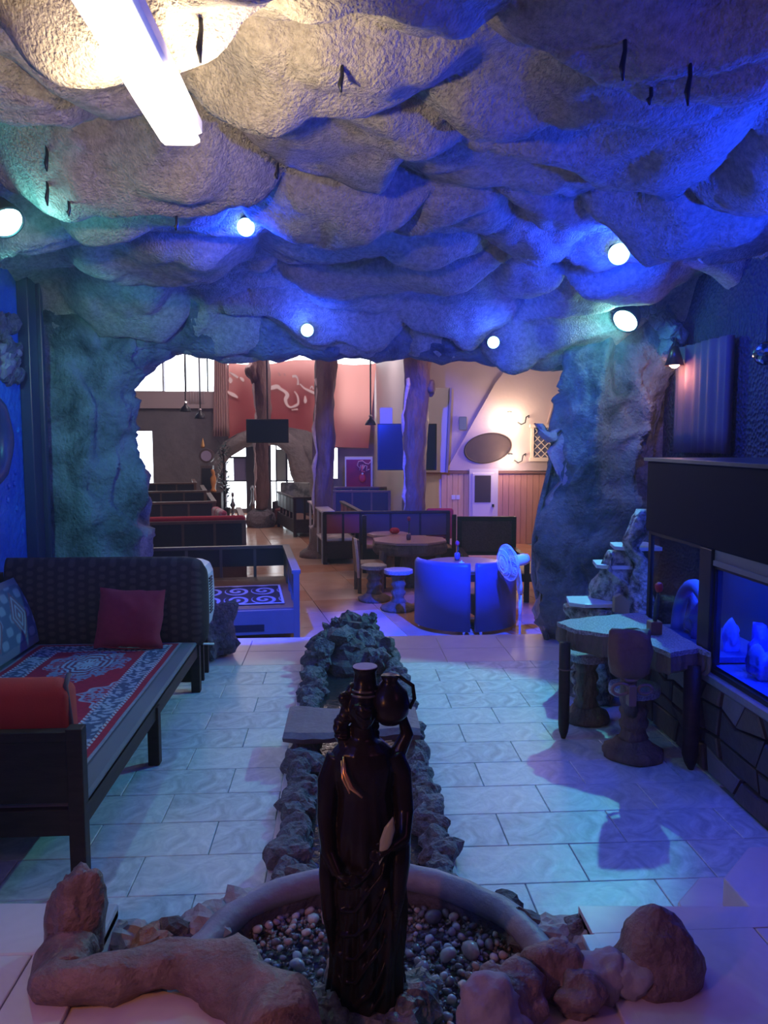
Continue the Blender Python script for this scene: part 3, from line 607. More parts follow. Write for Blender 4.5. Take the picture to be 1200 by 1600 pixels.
bk = MB().prism([(-.9, 2.0), (.98, 2.0), (.98, 2.50), (.6, 2.62), (.3, 2.95), (-.15, 2.95), (-.5, 2.7), (-.9, 2.62)], 0, .09).noise(.01, 4, 4); S(bk.build('pond_footing', rockd))

# ---- right side: aquarium counter along the right wall
XT = 2.22
stm = [M('clad_dark', (.055, .045, .05), .55, bump=(25, .6, .01), var=(5, (.10, .08, .085))), M('clad_brown', (.10, .07, .06), .5, bump=(25, .6, .01), var=(5, (.16, .12, .10))), M('clad_grey', (.16, .14, .16), .5, bump=(25, .6, .01), var=(5, (.24, .21, .24)))]
cl = thing('stone_counter', 'low counter clad in dark irregular stones under the aquariums', 'counter', (2.7, 4.0, 0))
bw(MB().box(XT+.02, 3.22, 2.2, 5.62, 0, .56), 'core', M('clad_mortar', (.02, .018, .02), .8), cl)
gy_, gz_ = 17, 4; jy = {}; 
for j in range(gz_+1):
    for i in range(gy_+1): jy[i, j] = (2.2+3.42*i/gy_+(rnd.uniform(-.07, .07) if 0 < i < gy_ else 0), .56*j/gz_+(rnd.uniform(-.045, .045) if 0 < j < gz_ else 0))
pal = [0, 0, 0, 1, 1, 0, 2]
def poly_stone(pts, m_, dp):
    n = len(pts); cy = sum(p[0] for p in pts)/n; cz_ = sum(p[1] for p in pts)/n; a = [(cy+(p[0]-cy)*.90, cz_+(p[1]-cz_)*.88) for p in pts]; b = [(cy+(p[0]-cy)*.80, cz_+(p[1]-cz_)*.78) for p in pts]
    bw(MB().loft([[(XT+.03, y, z) for y, z in a], [(XT-dp*.6, y, z) for y, z in a], [(XT-dp, y, z) for y, z in b]]), 'stone', m_, cl)
for j in range(gz_):
    i = 0
    while i < gy_:
        if i+1 < gy_ and rnd.random() < .35: p = [jy[i, j], jy[i+1, j], jy[i+2, j], jy[i+2, j+1], jy[i+1, j+1], jy[i, j+1]]; i += 2
        else:
            p = [jy[i, j], jy[i+1, j], jy[i+1, j+1], jy[i, j+1]]; i += 1
            if rnd.random() < .4: c0 = p[rnd.randrange(4)]; p = [((c0[0]*.7+q_[0]*.3), (c0[1]*.7+q_[1]*.3)) if q_ is c0 else q_ for q_ in p]
        poly_stone(p, stm[rnd.choice(pal)], rnd.uniform(.01, .035))
bw(MB().box(XT-.03, 3.2, 2.2, 5.62, .56, .62, b=.01).noise(.006, 8, 2), 'ledge', M('ledge_stone', (.22, .20, .24), .4, bump=(16, .7, .01), var=(9, (.34, .32, .36))), cl)
tankblue = M('backlit_tank_blue', (.0, .02, .5), .4, emit=((.0, .02, 1), .35))
def fish_tank(name, lab, y0, y1, z1, full):
    t = thing(name, lab, 'aquarium', (2.55, (y0+y1)/2, .62))
    bw(MB().box(XT+.01, XT+.018, y0, y1, .63, z1), 'front_glass', glass, t)
    bw(MB().box(XT, XT+.03, y0-.02, y0+.02, .62, z1).box(XT, XT+.03, y1-.02, y1+.02, .62, z1).box(XT, XT+.03, y0, y1, .62, .645).box(XT, XT+.03, y0, y1, z1-.02, z1), 'frame', black, t)
    bw(MB().box(2.75, 2.77, y0, y1, .62, z1), 'back_panel', M('tank_back_'+name, (.02, .05, .12) if not full else (.02, .03, .35), .3), t)
    bw(MB().box(XT+.03, 2.75, y0, y1, .625, .66).noise(.004, 20, 1), 'gravel_bed', M('tank_gravel', (.12, .14, .45), .6, bump=(60, 1, .01)), t)
    return t
ta = fish_tank('aquarium', 'half-empty glass aquarium with a glowing blue arch of decor', 4.55, 5.36, 1.36, False)
tb = fish_tank('aquarium', 'bright blue lit aquarium full of glassy rock decor', 3.0, 4.40, 1.27, True)
bw(MB().box(XT-.02, XT+.06, 4.40, 4.55, .62, 1.36), 'divider_post', black, ta, bevel=.005)
for x_, y_, z_, e_, c_ in ((2.42, 4.95, 1.34, 14, (.03, .10, 1)), (2.42, 4.05, 1.25, 22, (.01, .04, 1)), (2.42, 3.4, 1.25, 22, (.01, .04, 1))): lamp('tank_light', 'AREA', (x_, y_, z_), e_, c_, 0, (x_+.02, y_, .5), size=(.25, .5))
# arch + decor
arch = MB().tube([(2.42, 5.04+.26*math.cos(t), .66+.36*math.sin(t)) for t in np.linspace(0, math.pi, 20)], .045, 10); tag(arch.build('arch_ornament', M('pale_blue_resin', (.35, .50, .95), .4), None, smooth=True), 'pale blue arch ornament standing inside the half-empty aquarium', 'ornament')
dm = [M('glassy_decor', (.35, .45, .95), .25, bump=(20, .6, .02)), M('glassy_decor_deep', (.08, .12, .8), .25, bump=(20, .6, .02))]
for i in range(16):
    y = 4.68+.02*rnd.random()+.11*i if i < 5 else 3.08+.115*(i-5); hh = rnd.uniform(.07, .16); lo = 'half-empty' if i < 5 else 'bright blue'
    o = blob((hh*.5, hh*.5, hh), .4, 1.5, 120+i, 3).build('tank_rock', dm[i % 2], None, smooth=True, loc=(2.36+.18*rnd.random(), y, .66+hh*.8)); tag(o, '%s glassy blue rock from the far end of the %s aquarium' % (['first', 'second', 'third', 'fourth', 'fifth', 'sixth', 'seventh', 'eighth', 'ninth', 'tenth', 'eleventh'][4-i if i < 5 else 15-i], lo), 'aquarium rock', 'glassy rocks in the %s aquarium' % lo)
bw(MB().tube([(2.70, 3.9, .66), (2.70, 3.9, 1.25)], .018, 8), 'filter_pipe', M('pipe_blue', (.2, .25, .8), .3), tb)
# black hood cabinet over the tanks
hd = thing('aquarium_hood', 'long black cabinet hanging over the aquariums on the right', 'cabinet', (2.7, 4.0, 1.34))
bw(MB().box(XT-.01, 3.22, 2.2, 5.42, 1.36, 1.86), 'body', M('hood_black', (.004, .005, .012), .55, spec=.12, bump=(4, .1, .01)), hd, bevel=.01)
bw(MB().box(XT-.03, 3.22, 2.2, 5.44, 1.86, 1.885), 'top_board', M('hood_edge', (.06, .055, .07), .3), hd, bevel=.003)
bw(MB().box(XT-.018, XT-.008, 3.0, 4.38, 1.27, 1.30).box(XT, XT+.02, 2.2, 4.40, 1.28, 1.36), 'lower_trim', M('hood_trim', (.30, .24, .22), .4), hd)
bw(MB().box(2.86, 3.22, 5.42, 6.8, 1.55, 1.86), 'rear_shelf', M('hood_black', ()), hd, bevel=.01)

# ---- cascade of little marble shelves on bark pillars beside the tank
cs = thing('marble_cascade', 'stepped display of pale marble shelves on gnarled rock pillars beside the aquarium', 'display shelf', (2.05, 5.75, 0))
marb = M('pale_marble', (.74, .70, .72), .25, var=(5, (.82, .79, .80))); gn = M('gnarled_rock', (.10, .08, .08), .5, bump=(26, 1, .03), var=(12, (.62, .54, .52), .1))
for (a, b, py, yy) in ((966, 1012, 857, 5.72), (938, 966, 886, 5.80), (896, 942, 946, 5.72)):
    z = Z(py, yy); x0, x1 = X(a, yy), X(b, yy)
    bw(MB().prism([(x0, yy+.02), (x0+.10, yy-.06), (x1+.12, yy-.06), (x1+.12, yy+.26), (x0+.05, yy+.26)], z-.03, z), 'shelf', marb, cs, bevel=.004)
def gnar(a, b, yy, ptop, r, seed, nm='pillar'):
    x = (X(a, yy)+X(b, yy))/2; zt = Z(ptop, yy); zz = np.linspace(0, zt, 26)
    bw(MB().loft([[(x+r*math.cos(t), yy+.08+r*math.sin(t), z) for t in np.linspace(0, 6.283, 29)[:-1]] for z in zz]).noise(.085, 8, seed, 4, (1, 1, .6), horiz=True), nm, gn, cs, smooth=True)
gnar(972, 1000, 5.74, 866, .10, 3); gnar(944, 975, 5.80, 893, .095, 5); gnar(905, 940, 5.78, 955, .09, 8); gnar(1000, 1016, 5.56, 800, .055, 11); gnar(935, 960, 5.62, 960, .07, 14)
o = blob((.26, .20, .62), .3, 1.6, 91, 4).build('core', rockd, cs); o.location = (0, .20, .15)
bw(MB().prism([(P(a, b, 5.6).x, P(a, b, 5.6).z) for a, b in ((957, 955), (958, 932), (968, 927), (981, 938), (980, 958))], 0, .05, Matrix(((1, 0, 0, 0), (0, 0, 1, 5.56), (0, 1, 0, 0), (0, 0, 0, 1)))), 'stone_plaque', M('tan_stone', (.42, .30, .18), .6), cs)

# ---- triangular terrazzo table
poly = [tuple(G(a, b, .755))[:2] for a, b in ((872, 972), (890, 967), (960, 960), (1000, 957), (1040, 961))]+[(2.19, 5.0), (2.19, 4.5)]+[tuple(G(a, b, .755))[:2] for a, b in ((1112, 1019), (1090, 1013), (1045, 1020), (1015, 1007), (955, 991), (900, 984))]
poly = [(min(x, 2.19), y) for x, y in poly][::-1]
poly = poly[::-1]
def rough_poly(p, n=6, amp=.014, seed=0):
    r = random.Random(seed); out = []
    for i in range(len(p)):
        a, b = p[i], p[(i+1) % len(p)]
        for k in range(n): t = k/n; out.append((a[0]+(b[0]-a[0])*t+r.uniform(-amp, amp), a[1]+(b[1]-a[1])*t+r.uniform(-amp, amp)))
    return out
tb3 = thing('terrazzo_table', 'triangular pebble-topped table with a rough log edge beside the aquarium', 'table', (1.9, 4.8, 0))
bw(MB().prism(rough_poly(poly, 5, .008, 1)[::-1], .725, .755), 'table_top', terrazzo, tb3)
cpx, cpy = 1.93, 4.9
bw(MB().loft([[(cpx+(x-cpx)*s_, cpy+(y-cpy)*s_, z) for x, y in rough_poly(poly, 5, .008, 1)] for s_, z in ((.94, .60), (1.0, .63), (1.01, .68), (.99, .728))]).noise(.012, 14, 2), 'edge_log', bark, tb3)
def peg(x, y, r, zt, nm='leg'): bw(MB().lathe([(r*.35, 0), (r*.8, .05), (r, .10), (r, zt)], 12, (x, y, 0)).noise(.006, 9, int(x*100)), nm, dwood, tb3, smooth=True)
peg(1.50, 4.96, .038, .66); peg(2.13, 4.43, .05, .66); peg(2.10, 5.32, .045, .66)
bw(MB().tube([(1.50+.04*math.cos(t), 4.96+.04*math.sin(t), .48) for t in np.linspace(0, 6.283, 13)], .005, 6), 'band', logend, tb3)
def trunk_stool(name, lab, x, y, z0, h_, rb, rt, rs, seat_m, cat='stool', grp=None, rz=0, seed=3, rseat=None):
    t = thing(name, lab, cat, (x, y, z0), rz, grp)
    MB().lathe([(rb*.96, 0), (rb, .02), (rb*.97, .05), (rb*.72, .075), (rt*1.25, .11)], 26).noise(.012, 16, seed).build('base', bark, t, smooth=True)
    MB().loft([[(r*math.cos(a), r*math.sin(a), z) for a in np.linspace(0, 6.283, 23)[:-1]] for z, r in zip(np.linspace(.09, h_-.05, 14), [rt*(1+.15*math.sin(k*1.7)) for k in range(14)])]).noise(.014, 14, seed+3, 3, (1, 1, .4)).build('trunk', bark, t, smooth=True)
    if rs: MB().lathe([(rs*.5, h_-.06), (rs*.98, h_-.05), (rs, h_-.03), (rs*.98, h_), (rs*.9, h_+.005)], 24).noise(.004, 20, seed).build('seat', seat_m, t)
    return t
trunk_stool('log_stool', 'bark-covered trunk stool pushed under the far side of the terrazzo table', 1.76, 5.29, 0, .50, .165, .075, .15, terrazzo, seed=5)
ts = trunk_stool('totem_chair', 'carved totem chair on a round log base in front of the terrazzo table', 1.86, 4.66, 0, .46, .19, .075, .16, terrazzo, 'chair', seed=9)
bkm = MB(); rr = []; OX, OY = -.13, -.24
for z, wv, d in ((.585, .085, .03), (.62, .115, .045), (.66, .125, .045), (.74, .13, .045), (.82, .132, .04), (.86, .13, .035), (.88, .12, .025)):
    rr.append([(OX+wv*math.copysign(abs(math.cos(a))**.6, math.cos(a)), OY+d*math.sin(a)-.012*(abs(math.cos(a*3))), z+.012*math.cos(a*4)*(z > .85)) for a in np.linspace(0, 6.283, 29)[:-1]])
bkm.loft(rr).noise(.012, 12, 7); bkm.build('backrest', logend, ts, smooth=True)
for a, b, r in ((-.130, .607, .047), (-.19, .525, .05), (-.04, .52, .04)):
    MB().tube([(a+r*math.cos(t)*1.05, OY-.03, b+r*.7*math.sin(t)) for t in np.linspace(0, 6.283, 17)], .010, 8).build('carved_loop', M('loop_wood', (.30, .16, .12), .5), ts, smooth=True)
MB().box(-.145, -.10, OY-.05, OY, .42, .55, b=.006).build('nose_block', M('loop_wood', ()), ts)
MB().tube([(-.02, -.03, .3), (-.10, -.16, .42), (-.12, -.22, .62)], [.05, .045, .05], 10).noise(.01, 10, 3).build('support', bark, ts, smooth=True)
# things on the table
vx = G(1022, 990, .755)
vs_ = thing('flower_block', 'small square brown wooden vase on the terrazzo table', 'vase', (vx.x, vx.y, .755))
MB().box(-.037, .037, -.037, .037, 0, .085, b=.004).build('block', M('brown_block', (.22, .09, .06), .5), vs_)
fb = tag(MB().tube([(0, 0, 0), (0.01, 0, .12), (.03, .02, .22)], [.012, .018, .008], 8).build('flower_stem', M('stem_green', (.04, .07, .06), .6), None, smooth=True), None)
fw = thing('red_flower', 'single red bud flower standing in the square brown vase', 'flower', (vx.x, vx.y, .81)); fb.parent = fw; fb.name = 'stem'
blob((.026, .026, .034), .12, 2, 3, 3).build('bud', M('bud_red', (.55, .03, .05), .5), fw, smooth=True, loc=(.032, .02, .245))

# ---- octagonal stone steps at the right
def octs(lab, c, r, z0, z1, ph):
    tag(MB().prism([(c[0]+r*math.cos(a+ph), c[1]+r*math.sin(a+ph)) for a in np.linspace(0, 2*math.pi, 9)[:-1]], z0, z1).build('stone_step', pinkt, None, bevel=.008), lab, 'step')
octs('lower octagonal pink stone step rising from the tiled floor', (1.66, 2.80), .31, 0, .12, .39)
octs('upper octagonal pink stone step beside the raised floor', (1.93, 2.72), .42, .12, .24, .39)

# ---- lamps on the rock
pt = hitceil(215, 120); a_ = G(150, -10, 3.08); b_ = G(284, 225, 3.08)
tl = thing('batten_lamp', 'white lamp on the cave ceiling drawn out long to stand in for a lens streak', 'lamp', ((a_.x+b_.x)/2, (a_.y+b_.y)/2, 3.08), rz=-math.atan2(b_.x-a_.x, b_.y-a_.y))  # long lamp body shaped after the lens streak of a floodlight
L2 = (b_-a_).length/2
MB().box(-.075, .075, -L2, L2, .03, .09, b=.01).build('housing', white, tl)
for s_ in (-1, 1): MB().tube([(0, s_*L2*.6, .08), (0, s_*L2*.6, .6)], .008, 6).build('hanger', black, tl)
MB().box(-.07, .07, -L2+.02, L2-.02, -.02, .03, b=.02).build('diffuser', M('streak_glow', (1, 1, 1), .5, emit=((1, .95, .82), 1.6)), tl)
lamp('batten_lamp_light', 'SPOT', (a_.x*.4+b_.x*.6+.15, a_.y*.4+b_.y*.6, 2.98), 42, WHITE, .05, (a_.x*.4+b_.x*.6-.1, a_.y*.4+b_.y*.6+.5, 3.75), 160, .5)  # upward spots added beside the long lamp to light the ceiling
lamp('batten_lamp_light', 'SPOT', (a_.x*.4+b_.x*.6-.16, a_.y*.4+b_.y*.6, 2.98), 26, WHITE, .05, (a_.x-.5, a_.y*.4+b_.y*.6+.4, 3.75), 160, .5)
def bulb(name, lab, loc, r, col, strength, watts, lcol, off, target=None, grp=None):
    t = thing(name, lab, 'lamp', loc, 0, grp)
    v, f = ICO[3]; mb = MB(); mb.v = [tuple(p*r) for p in v]; mb.f = list(f); mb.build('bulb', M('glow_'+name+'%d' % (strength*10), (1, 1, 1), .5, emit=(col, strength)), t, smooth=True)
    d = Vector(off).normalized(); MB().tube([-d*r*.6, -d*(r*1.5+.05)], [r*.75, r*.9], 16).build('socket', black, t, smooth=True)
    lamp(name+'_light', 'POINT', Vector(loc)+Vector(off), watts, lcol, r*.9)
bp = hitceil(384, 355, .06); bulb('blue_bulb', 'blue bulb lamp on the ceiling nearest the long white streak lamp', bp, .055, (.35, .80, 1), 6, 26, BLUE, (.0, -.06, -.12))
bp = P(480, 516, 7.12); bulb('blue_bulb', 'blue bulb lamp on the header above the second trunk pillar', bp, .058, (.35, .80, 1), 6, 18, BLUE, (.0, -.14, -.02))
bp = P(771, 535, 7.12); bulb('blue_bulb', 'blue bulb lamp on the header above the mauve wall', bp, .055, (.35, .80, 1), 6, 16, BLUE, (.0, -.14, -.02))
bp = hitceil(967, 397, .06); bulb('blue_bulb', 'blue bulb lamp on the ceiling above the right spotlight', bp, .075, (.35, .80, 1), 6, 85, BLUE, (.0, -.08, -.12))
def flood(lab, loc, tgt, watts, ang, spill, r=.085):
    t = thing('spotlight', lab, 'lamp', loc); d = (Vector(tgt)-Vector(loc)).normalized(); q = d.to_track_quat('Z', 'Y').to_matrix().to_4x4()
    mb = MB(); mb.lathe([(r*.5, -.16), (r*.9, -.10), (r*1.15, 0), (r*1.15, .02), (r*1.02, .02), (r*1.02, .0)], 24); mb.v = [tuple(q @ Vector(p)) for p in mb.v]; mb.build('housing', black, t, smooth=True)
    mb = MB(); mb.lathe([(.001, .012), (r, .012), (r, .0)], 24); mb.v = [tuple(q @ Vector(p)) for p in mb.v]; mb.build('lens', M('spot_glow', (1, 1, 1), .5, emit=((.62, .95, 1), 30)), t)
    lamp('spotlight_light', 'SPOT', Vector(loc)+d*.04, watts, CYAN, .035, tgt, ang, .25)
    lamp('spotlight_spill', 'POINT', Vector(loc)+d*.16, spill, CYAN, .05)
rp = P(978, 500, 6.95); flood('glaring white spotlight at the top of the right rock pier', rp, (-.2, 4.8, 0), 350, 60, 9, .11)
lp = P(8, 345, 4.3); flood('white spotlight at the left edge of the ceiling', (lp.x, lp.y, lp.z), (.5, 3.0, .6), 30, 95, 8, .085)
# rocky nubs round the right spotlight
for px, py, r in ((1000, 486, .07), (1030, 500, .09), (1050, 520, .12), (1045, 545, .10), (955, 478, .05), (1018, 482, .05)):
    c = P(px, py, 7.1); o = blob((r, r, r), .4, 1.7, px, 3).build('rock', pier, None, loc=tuple(c)); tag(o, {1000: 'rock knob just above the glaring right spotlight', 1030: 'rock knob right of the glaring spotlight', 1050: 'largest dark rock knob beside the glaring right spotlight', 1045: 'rock knob directly above the small warm wall lamp', 955: 'small rock knob left of the glaring right spotlight', 1018: 'small rock knob between the two above the right spotlight'}[px], 'rock', 'rock knobs round the right spotlight')
c = P(1054, 566, 6.85); sn = thing('wall_lamp', 'small dark wall lamp with a warm glowing mouth below the right spotlight', 'lamp', tuple(c))
MB().lathe([(.03, .14), (.045, .10), (.085, -.03), (.08, -.03), (.03, .09)], 20).build('lamp_shade', M('copper_dark', (.10, .05, .04), .35, metal=.6), sn, smooth=True)
MB().lathe([(.001, .02), (.03, .0), (.045, -.03), (.02, -.05), (.001, -.055)], 14).build('bulb', M('warm_glow', (1, 1, 1), .5, emit=((1, .62, .42), 12)), sn, smooth=True)
MB().tube([(0, 0, .14), (.05, .1, .22), (.1, .5, .25)], .012, 6).build('bracket', black, sn); lamp('wall_lamp_light', 'POINT', (c.x, c.y-.02, c.z-.12), 5, (1, .45, .3), .04)
c = P(1197, 552, 5.2); mbv = thing('mirror_ball', 'small silvery faceted ball hanging at the right edge of the room', 'mirror ball', tuple(c))
v, f = ICO[3]; mb = MB(); mb.v = [tuple(p*.085) for p in v]; mb.f = list(f); mb.build('ball', M('mirror_facets', (.7, .8, .8), .12, metal=1., var=(30, (.2, .3, .3), .05)), mbv)
MB().tube([(0, 0, .08), (0, 0, .62)], .004, 6).build('cord', black, mbv)
# hanging drape behind the hood
cu = thing('wall_drape', 'dull purple-brown drape hanging on the right wall above the cabinet', 'curtain', (3.1, 6.6, 1.9))
n = 60; ys = [6.15+.95*k/(n-1) for k in range(n)]
mb = MB().loft([[(3.13+.015*math.sin(k*.7)+.012*math.sin(k*.23), y, z) for k, y in enumerate(ys)]+[(3.2, y, z) for y in reversed(ys)] for z in np.linspace(1.90, 2.86, 6)]); bw(mb, 'cloth', M('drape_cloth', (.20, .13, .15), .85, bump=(60, .4, .004)), cu, smooth=True)
# thin stalactite hooks on the ceiling
for i, (px, py, L) in enumerate(((312, 35, .12), (72, 235, .10), (73, 290, .10), (433, 262, .06), (975, 70, .12), (1077, 110, .12), (1016, 142, .05), (275, 345, .05), (107, 322, .05), (533, 110, .08))):
    c = hitceil(px, py, .02); t = tag(MB().tube([(0, 0, .1), (.004, 0, -.02), (-.004, .003, -L*.6), (0, 0, -L)], [.006, .008, .011, .004], 7).build('ceiling_hook', black, None, smooth=True, loc=tuple(c)), ['hook with a round drop beside the white streak lamp at the top', 'upper of two hooks one above another near the left edge', 'lower of two hooks one above another near the left edge', 'short hook hanging between the first blue bulb and the streak lamp', 'hook highest up at the right, in the blue-lit ceiling', 'hook at the right nearest the picture edge', 'short thick hook between the two right-hand ones', 'tiny hook left of the first blue bulb', 'tiny hook above the left rock pier', 'hook in the brown middle of the ceiling'][i], 'hook', 'thin hooks hanging from the cave ceiling')

# ================================================================ statue
sx, sy = .072, 2.25
stt = thing('statue', 'glossy black-bronze statue of a robed woman carrying a jug, standing in the pebbles', 'statue', (sx, sy, .13))
bm_ = MB(); prof = [(.00, .124, .105), (.06, .118, .10), (.15, .110, .09), (.28, .110, .09), (.42, .110, .088), (.52, .108, .086), (.60, .104, .08), (.66, .088, .072), (.71, .082, .066), (.76, .092, .070), (.80, .098, .072), (.845, .088, .066), (.87, .06, .05), (.885, .035, .035), (.93, .03, .03)]
zz = np.linspace(.0, .93, 110); rings = []
for z in zz:
    a = np.interp(z, [p[0] for p in prof], [p[1] for p in prof]); b = np.interp(z, [p[0] for p in prof], [p[2] for p in prof]); ring = []
    fold = max(0, min(1, (.62-z)*4))*.010+.0025; sway = .012*math.sin(z*4.2)-.004
    for k in range(84):
        t = 2*math.pi*k/84; r = 1+fold/.1*(math.sin(11*t+4*z+1.3*math.sin(3*t+z*5))*.6+.5*math.sin(19*t-9*z+2*math.sin(t*2)))
        ring.append((sway+a*r*math.cos(t), b*r*math.sin(t), .10+z))
    rings.append(ring)
bm_.loft(rings)
def drape(pts, r): bm_.tube([(x, y, z+.10) for x, y, z in pts], r, 8)
# swagged folds of the robe across the front
for k in range(7):
    z0_ = .62-.075*k; e_ = .015*math.sin(k*2.1); bm_.tube([(-.095, -.030, z0_-.06+e_), (-.075, -.066, z0_-.075), (-.035, -.094, z0_-.06), (.005, -.102, z0_-.01+e_), (.045, -.094, z0_+.05), (.07, -.07, z0_+.11+e_)], [.002, .006, .0075, .007, .005, .002], 8)
# arms: right arm hanging, left arm bent up to the jug and forearm holding a fold
bm_.tube([(-.082, .0, .925), (-.112, -.005, .85), (-.120, -.02, .74), (-.112, -.055, .65), (-.085, -.09, .60)], [.036, .034, .028, .022, .017], 14)
bm_.tube([(.080, .0, .925), (.108, .0, .87), (.118, -.03, .76), (.110, -.08, .70), (.07, -.11, .69)], [.036, .033, .028, .022, .017], 14)
def hand(o, d, up, s_=1.):
    o = Vector(o); d = Vector(d).normalized(); up = Vector(up).normalized(); sd = d.cross(up)
    bm_.tube([o, o+d*.02*s_, o+d*.042*s_], [.014*s_, .019*s_, .016*s_], 10, .6)
    for i, L in enumerate((.034, .040, .038, .030)):
        b = o+d*.038*s_+sd*(i-1.5)*.0095*s_; bm_.tube([b, b+d*L*.5*s_-up*.003, b+d*L*.85*s_-up*.012*s_], [.0055*s_, .005*s_, .004*s_], 7)
    b = o+d*.012*s_+sd*.014*s_; bm_.tube([b, b+sd*.012*s_+d*.010*s_, b+sd*.014*s_+d*.026*s_-up*.006], [.0065*s_, .006*s_, .0045*s_], 7)
hand((-.085, -.092, .60), (.8, -.3, -.2), (0, -1, .2)); hand((.07, -.112, .69), (-.8, -.25, -.3), (0, -1, .2))
# wide sleeve falls
bm_.tube([(.112, -.05, .72), (.105, -.085, .63), (.095, -.095, .52), (.085, -.085, .42)], [.030, .034, .024, .006], 10, .6)
bm_.tube([(-.113, -.03, .70), (-.115, -.045, .58), (-.108, -.045, .45), (-.10, -.03, .30)], [.028, .034, .030, .008], 10, .6)
# head: skull, face, nose, hair
hc = Vector((-.008, -.005, 1.075))
def addico(c, s_, seed=0, amp=.0, sub=3):
    v, f = ICO[sub]; d = 1+amp*fbm(v*2.5, 3, seed) if amp else np.ones(len(v)); n0 = [(p[0]*s_[0]*d[i]+c[0], p[1]*s_[1]*d[i]+c[1], p[2]*s_[2]*d[i]+c[2]) for i, p in enumerate(v)]; bm_.add(n0, f)
addico(hc, (.046, .054, .062)); addico(hc+Vector((.004, -.030, -.020)), (.030, .028, .036))
bm_.tube([hc+Vector((.004, -.054, .014)), hc+Vector((.004, -.066, -.008)), hc+Vector((.004, -.058, -.014))], [.005, .008, .006], 8)
addico(hc+Vector((.004, -.056, -.028)), (.012, .006, .004)); addico(hc+Vector((.004, -.050, -.044)), (.012, .010, .009))
for s_ in (-1, 1): addico(hc+Vector((s_*.019+.004, -.048, .006)), (.010, .007, .006)); bm_.tube([hc+Vector((s_*.008, -.055, .018)), hc+Vector((s_*.022, -.052, .021)), hc+Vector((s_*.034, -.042, .014))], .0035, 6); addico(hc+Vector((s_*.046, .0, -.006)), (.007, .012, .016))
bm_.tube([hc+Vector((0, 0, -.04)), hc+Vector((0, 0, -.10))], [.028, .034], 14)
for i in range(46):
    a = rnd.uniform(.15, 2.95) if i < 34 else rnd.uniform(-3.1, 3.1); e = rnd.uniform(-.3, 1.2)
    addico(hc+Vector((.052*math.cos(a)*math.cos(e), .058*math.sin(a)*math.cos(e)+.004, .056*math.sin(e)+.006)), (.019, .019, .019), i, .25, 2)
for i in range(9): addico(hc+Vector((-.052-.001*i+.010*math.sin(i), -.004, .03-.019*i)), (.024, .026, .020), i, .3, 2)
for i in range(6): addico(hc+Vector((.040-.001*i, .02, .02-.022*i)), (.017, .018, .016), i, .25, 2)
# raised forearm steadying the jug
bm_.tube([(.098, .01, .92), (.128, .02, .98), (.112, .02, 1.04)], [.026, .022, .014], 10)
hand((.112, .02, 1.035), (-.5, -.2, .8), (.8, -.5, 0), .8)
so_ = bm_.build('body', bronze, stt, smooth=True); rm = so_.modifiers.new('skin', 'REMESH'); rm.mode = 'VOXEL'; rm.voxel_size = .0042; rm.use_smooth_shade = True
sm_ = so_.modifiers.new('soften', 'SMOOTH'); sm_.iterations = 3; sm_.factor = .4
# jug on the shoulder, collar and cut neck on the head
jg = MB(); jg.lathe([(.001, 0), (.03, 0), (.056, .03), (.060, .062), (.052, .095), (.030, .118), (.022, .13), (.028, .145)], 28); jg.build('jug', bronze, stt, smooth=True).location = (.074, -.012, 1.028)
MB().tube([(.134, -.01, 1.07), (.148, -.01, 1.10), (.143, -.01, 1.14), (.102, -.01, 1.17)], .006, 8).build('jug_handle', bronze, stt, smooth=True)
MB().lathe([(.040, 0), (.042, .008), (.035, .016), (.033, .05), (.035, .058), (.0385, .066), (.038, .070)], 26, (.0, 0, 1.128)).build('neck_spout', bronze, stt, smooth=True)
MB().lathe([(.001, 0), (.037, 0), (.036, .002)], 26, (.0, 0, 1.1985)).build('spout_top', M('chalky_top', (.62, .56, .58), .6), stt)
for zz_, r in ((1.131, .040), (1.118, .044)): MB().tube([(r*math.cos(a), r*math.sin(a), zz_) for a in np.linspace(0, 6.283, 25)], .0045, 6).build('collar_glint', M('bronze_highlight', (.20, .16, .12), .15, metal=.7), stt, smooth=True)  # brighter bronze bands stand in for highlights on the collar
MB().tube([(-.066, -.055, .945), (-.064, -.078, .905), (-.045, -.090, .865), (-.012, -.095, .835)], [.003, .0075, .008, .003], 8, .6).build('sash_edge', gold, stt, smooth=True)
MB().tube([(-.072, -.050, .930), (-.068, -.072, .885), (-.048, -.086, .845)], [.003, .005, .003], 8, .6).build('sash_edge', gold, stt, smooth=True)
lf = MB().loft([[(.052+.018*w_*math.sin(t)+.0*w_, -.118-.006*math.cos(t), z) for t in np.linspace(0, 6.283, 13)[:-1]] for z, w_ in ((.60, .05), (.63, .5), (.67, 1), (.71, .9), (.745, .1))]); o = lf.build('leaf', M('olive_leaf', (.36, .36, .20), .3), stt, smooth=True); o.rotation_euler = (0, .28, 0); o.location = (-.18, -.005, .085)
# rocky base
bs = MB(); 
for i, (x, y, z, r) in enumerate(((-.12, -.05, .05, .075), (-.06, -.11, .02, .07), (.02, -.12, .02, .07), (.10, -.09, .03, .075), (.15, -.02, .05, .07), (.17, .05, .06, .06), (-.15, .03, .04, .06), (0, .0, .05, .12), (.13, -.06, .09, .045), (-.10, -.08, .11, .04), (.08, .08, .05, .07), (-.06, .10, .05, .07))):
    r *= 1.18; z += .045; b = blob((r, r, r), .4, 1.6, 400+i, 3); bs.add([(p[0]+x, p[1]+y, p[2]+z) for p in b.v], b.f)
bs.build('rock_base', M('base_rock', (.055, .05, .05), .4, bump=(40, 1, .015), var=(14, (.30, .29, .27), .14)), stt, smooth=False)

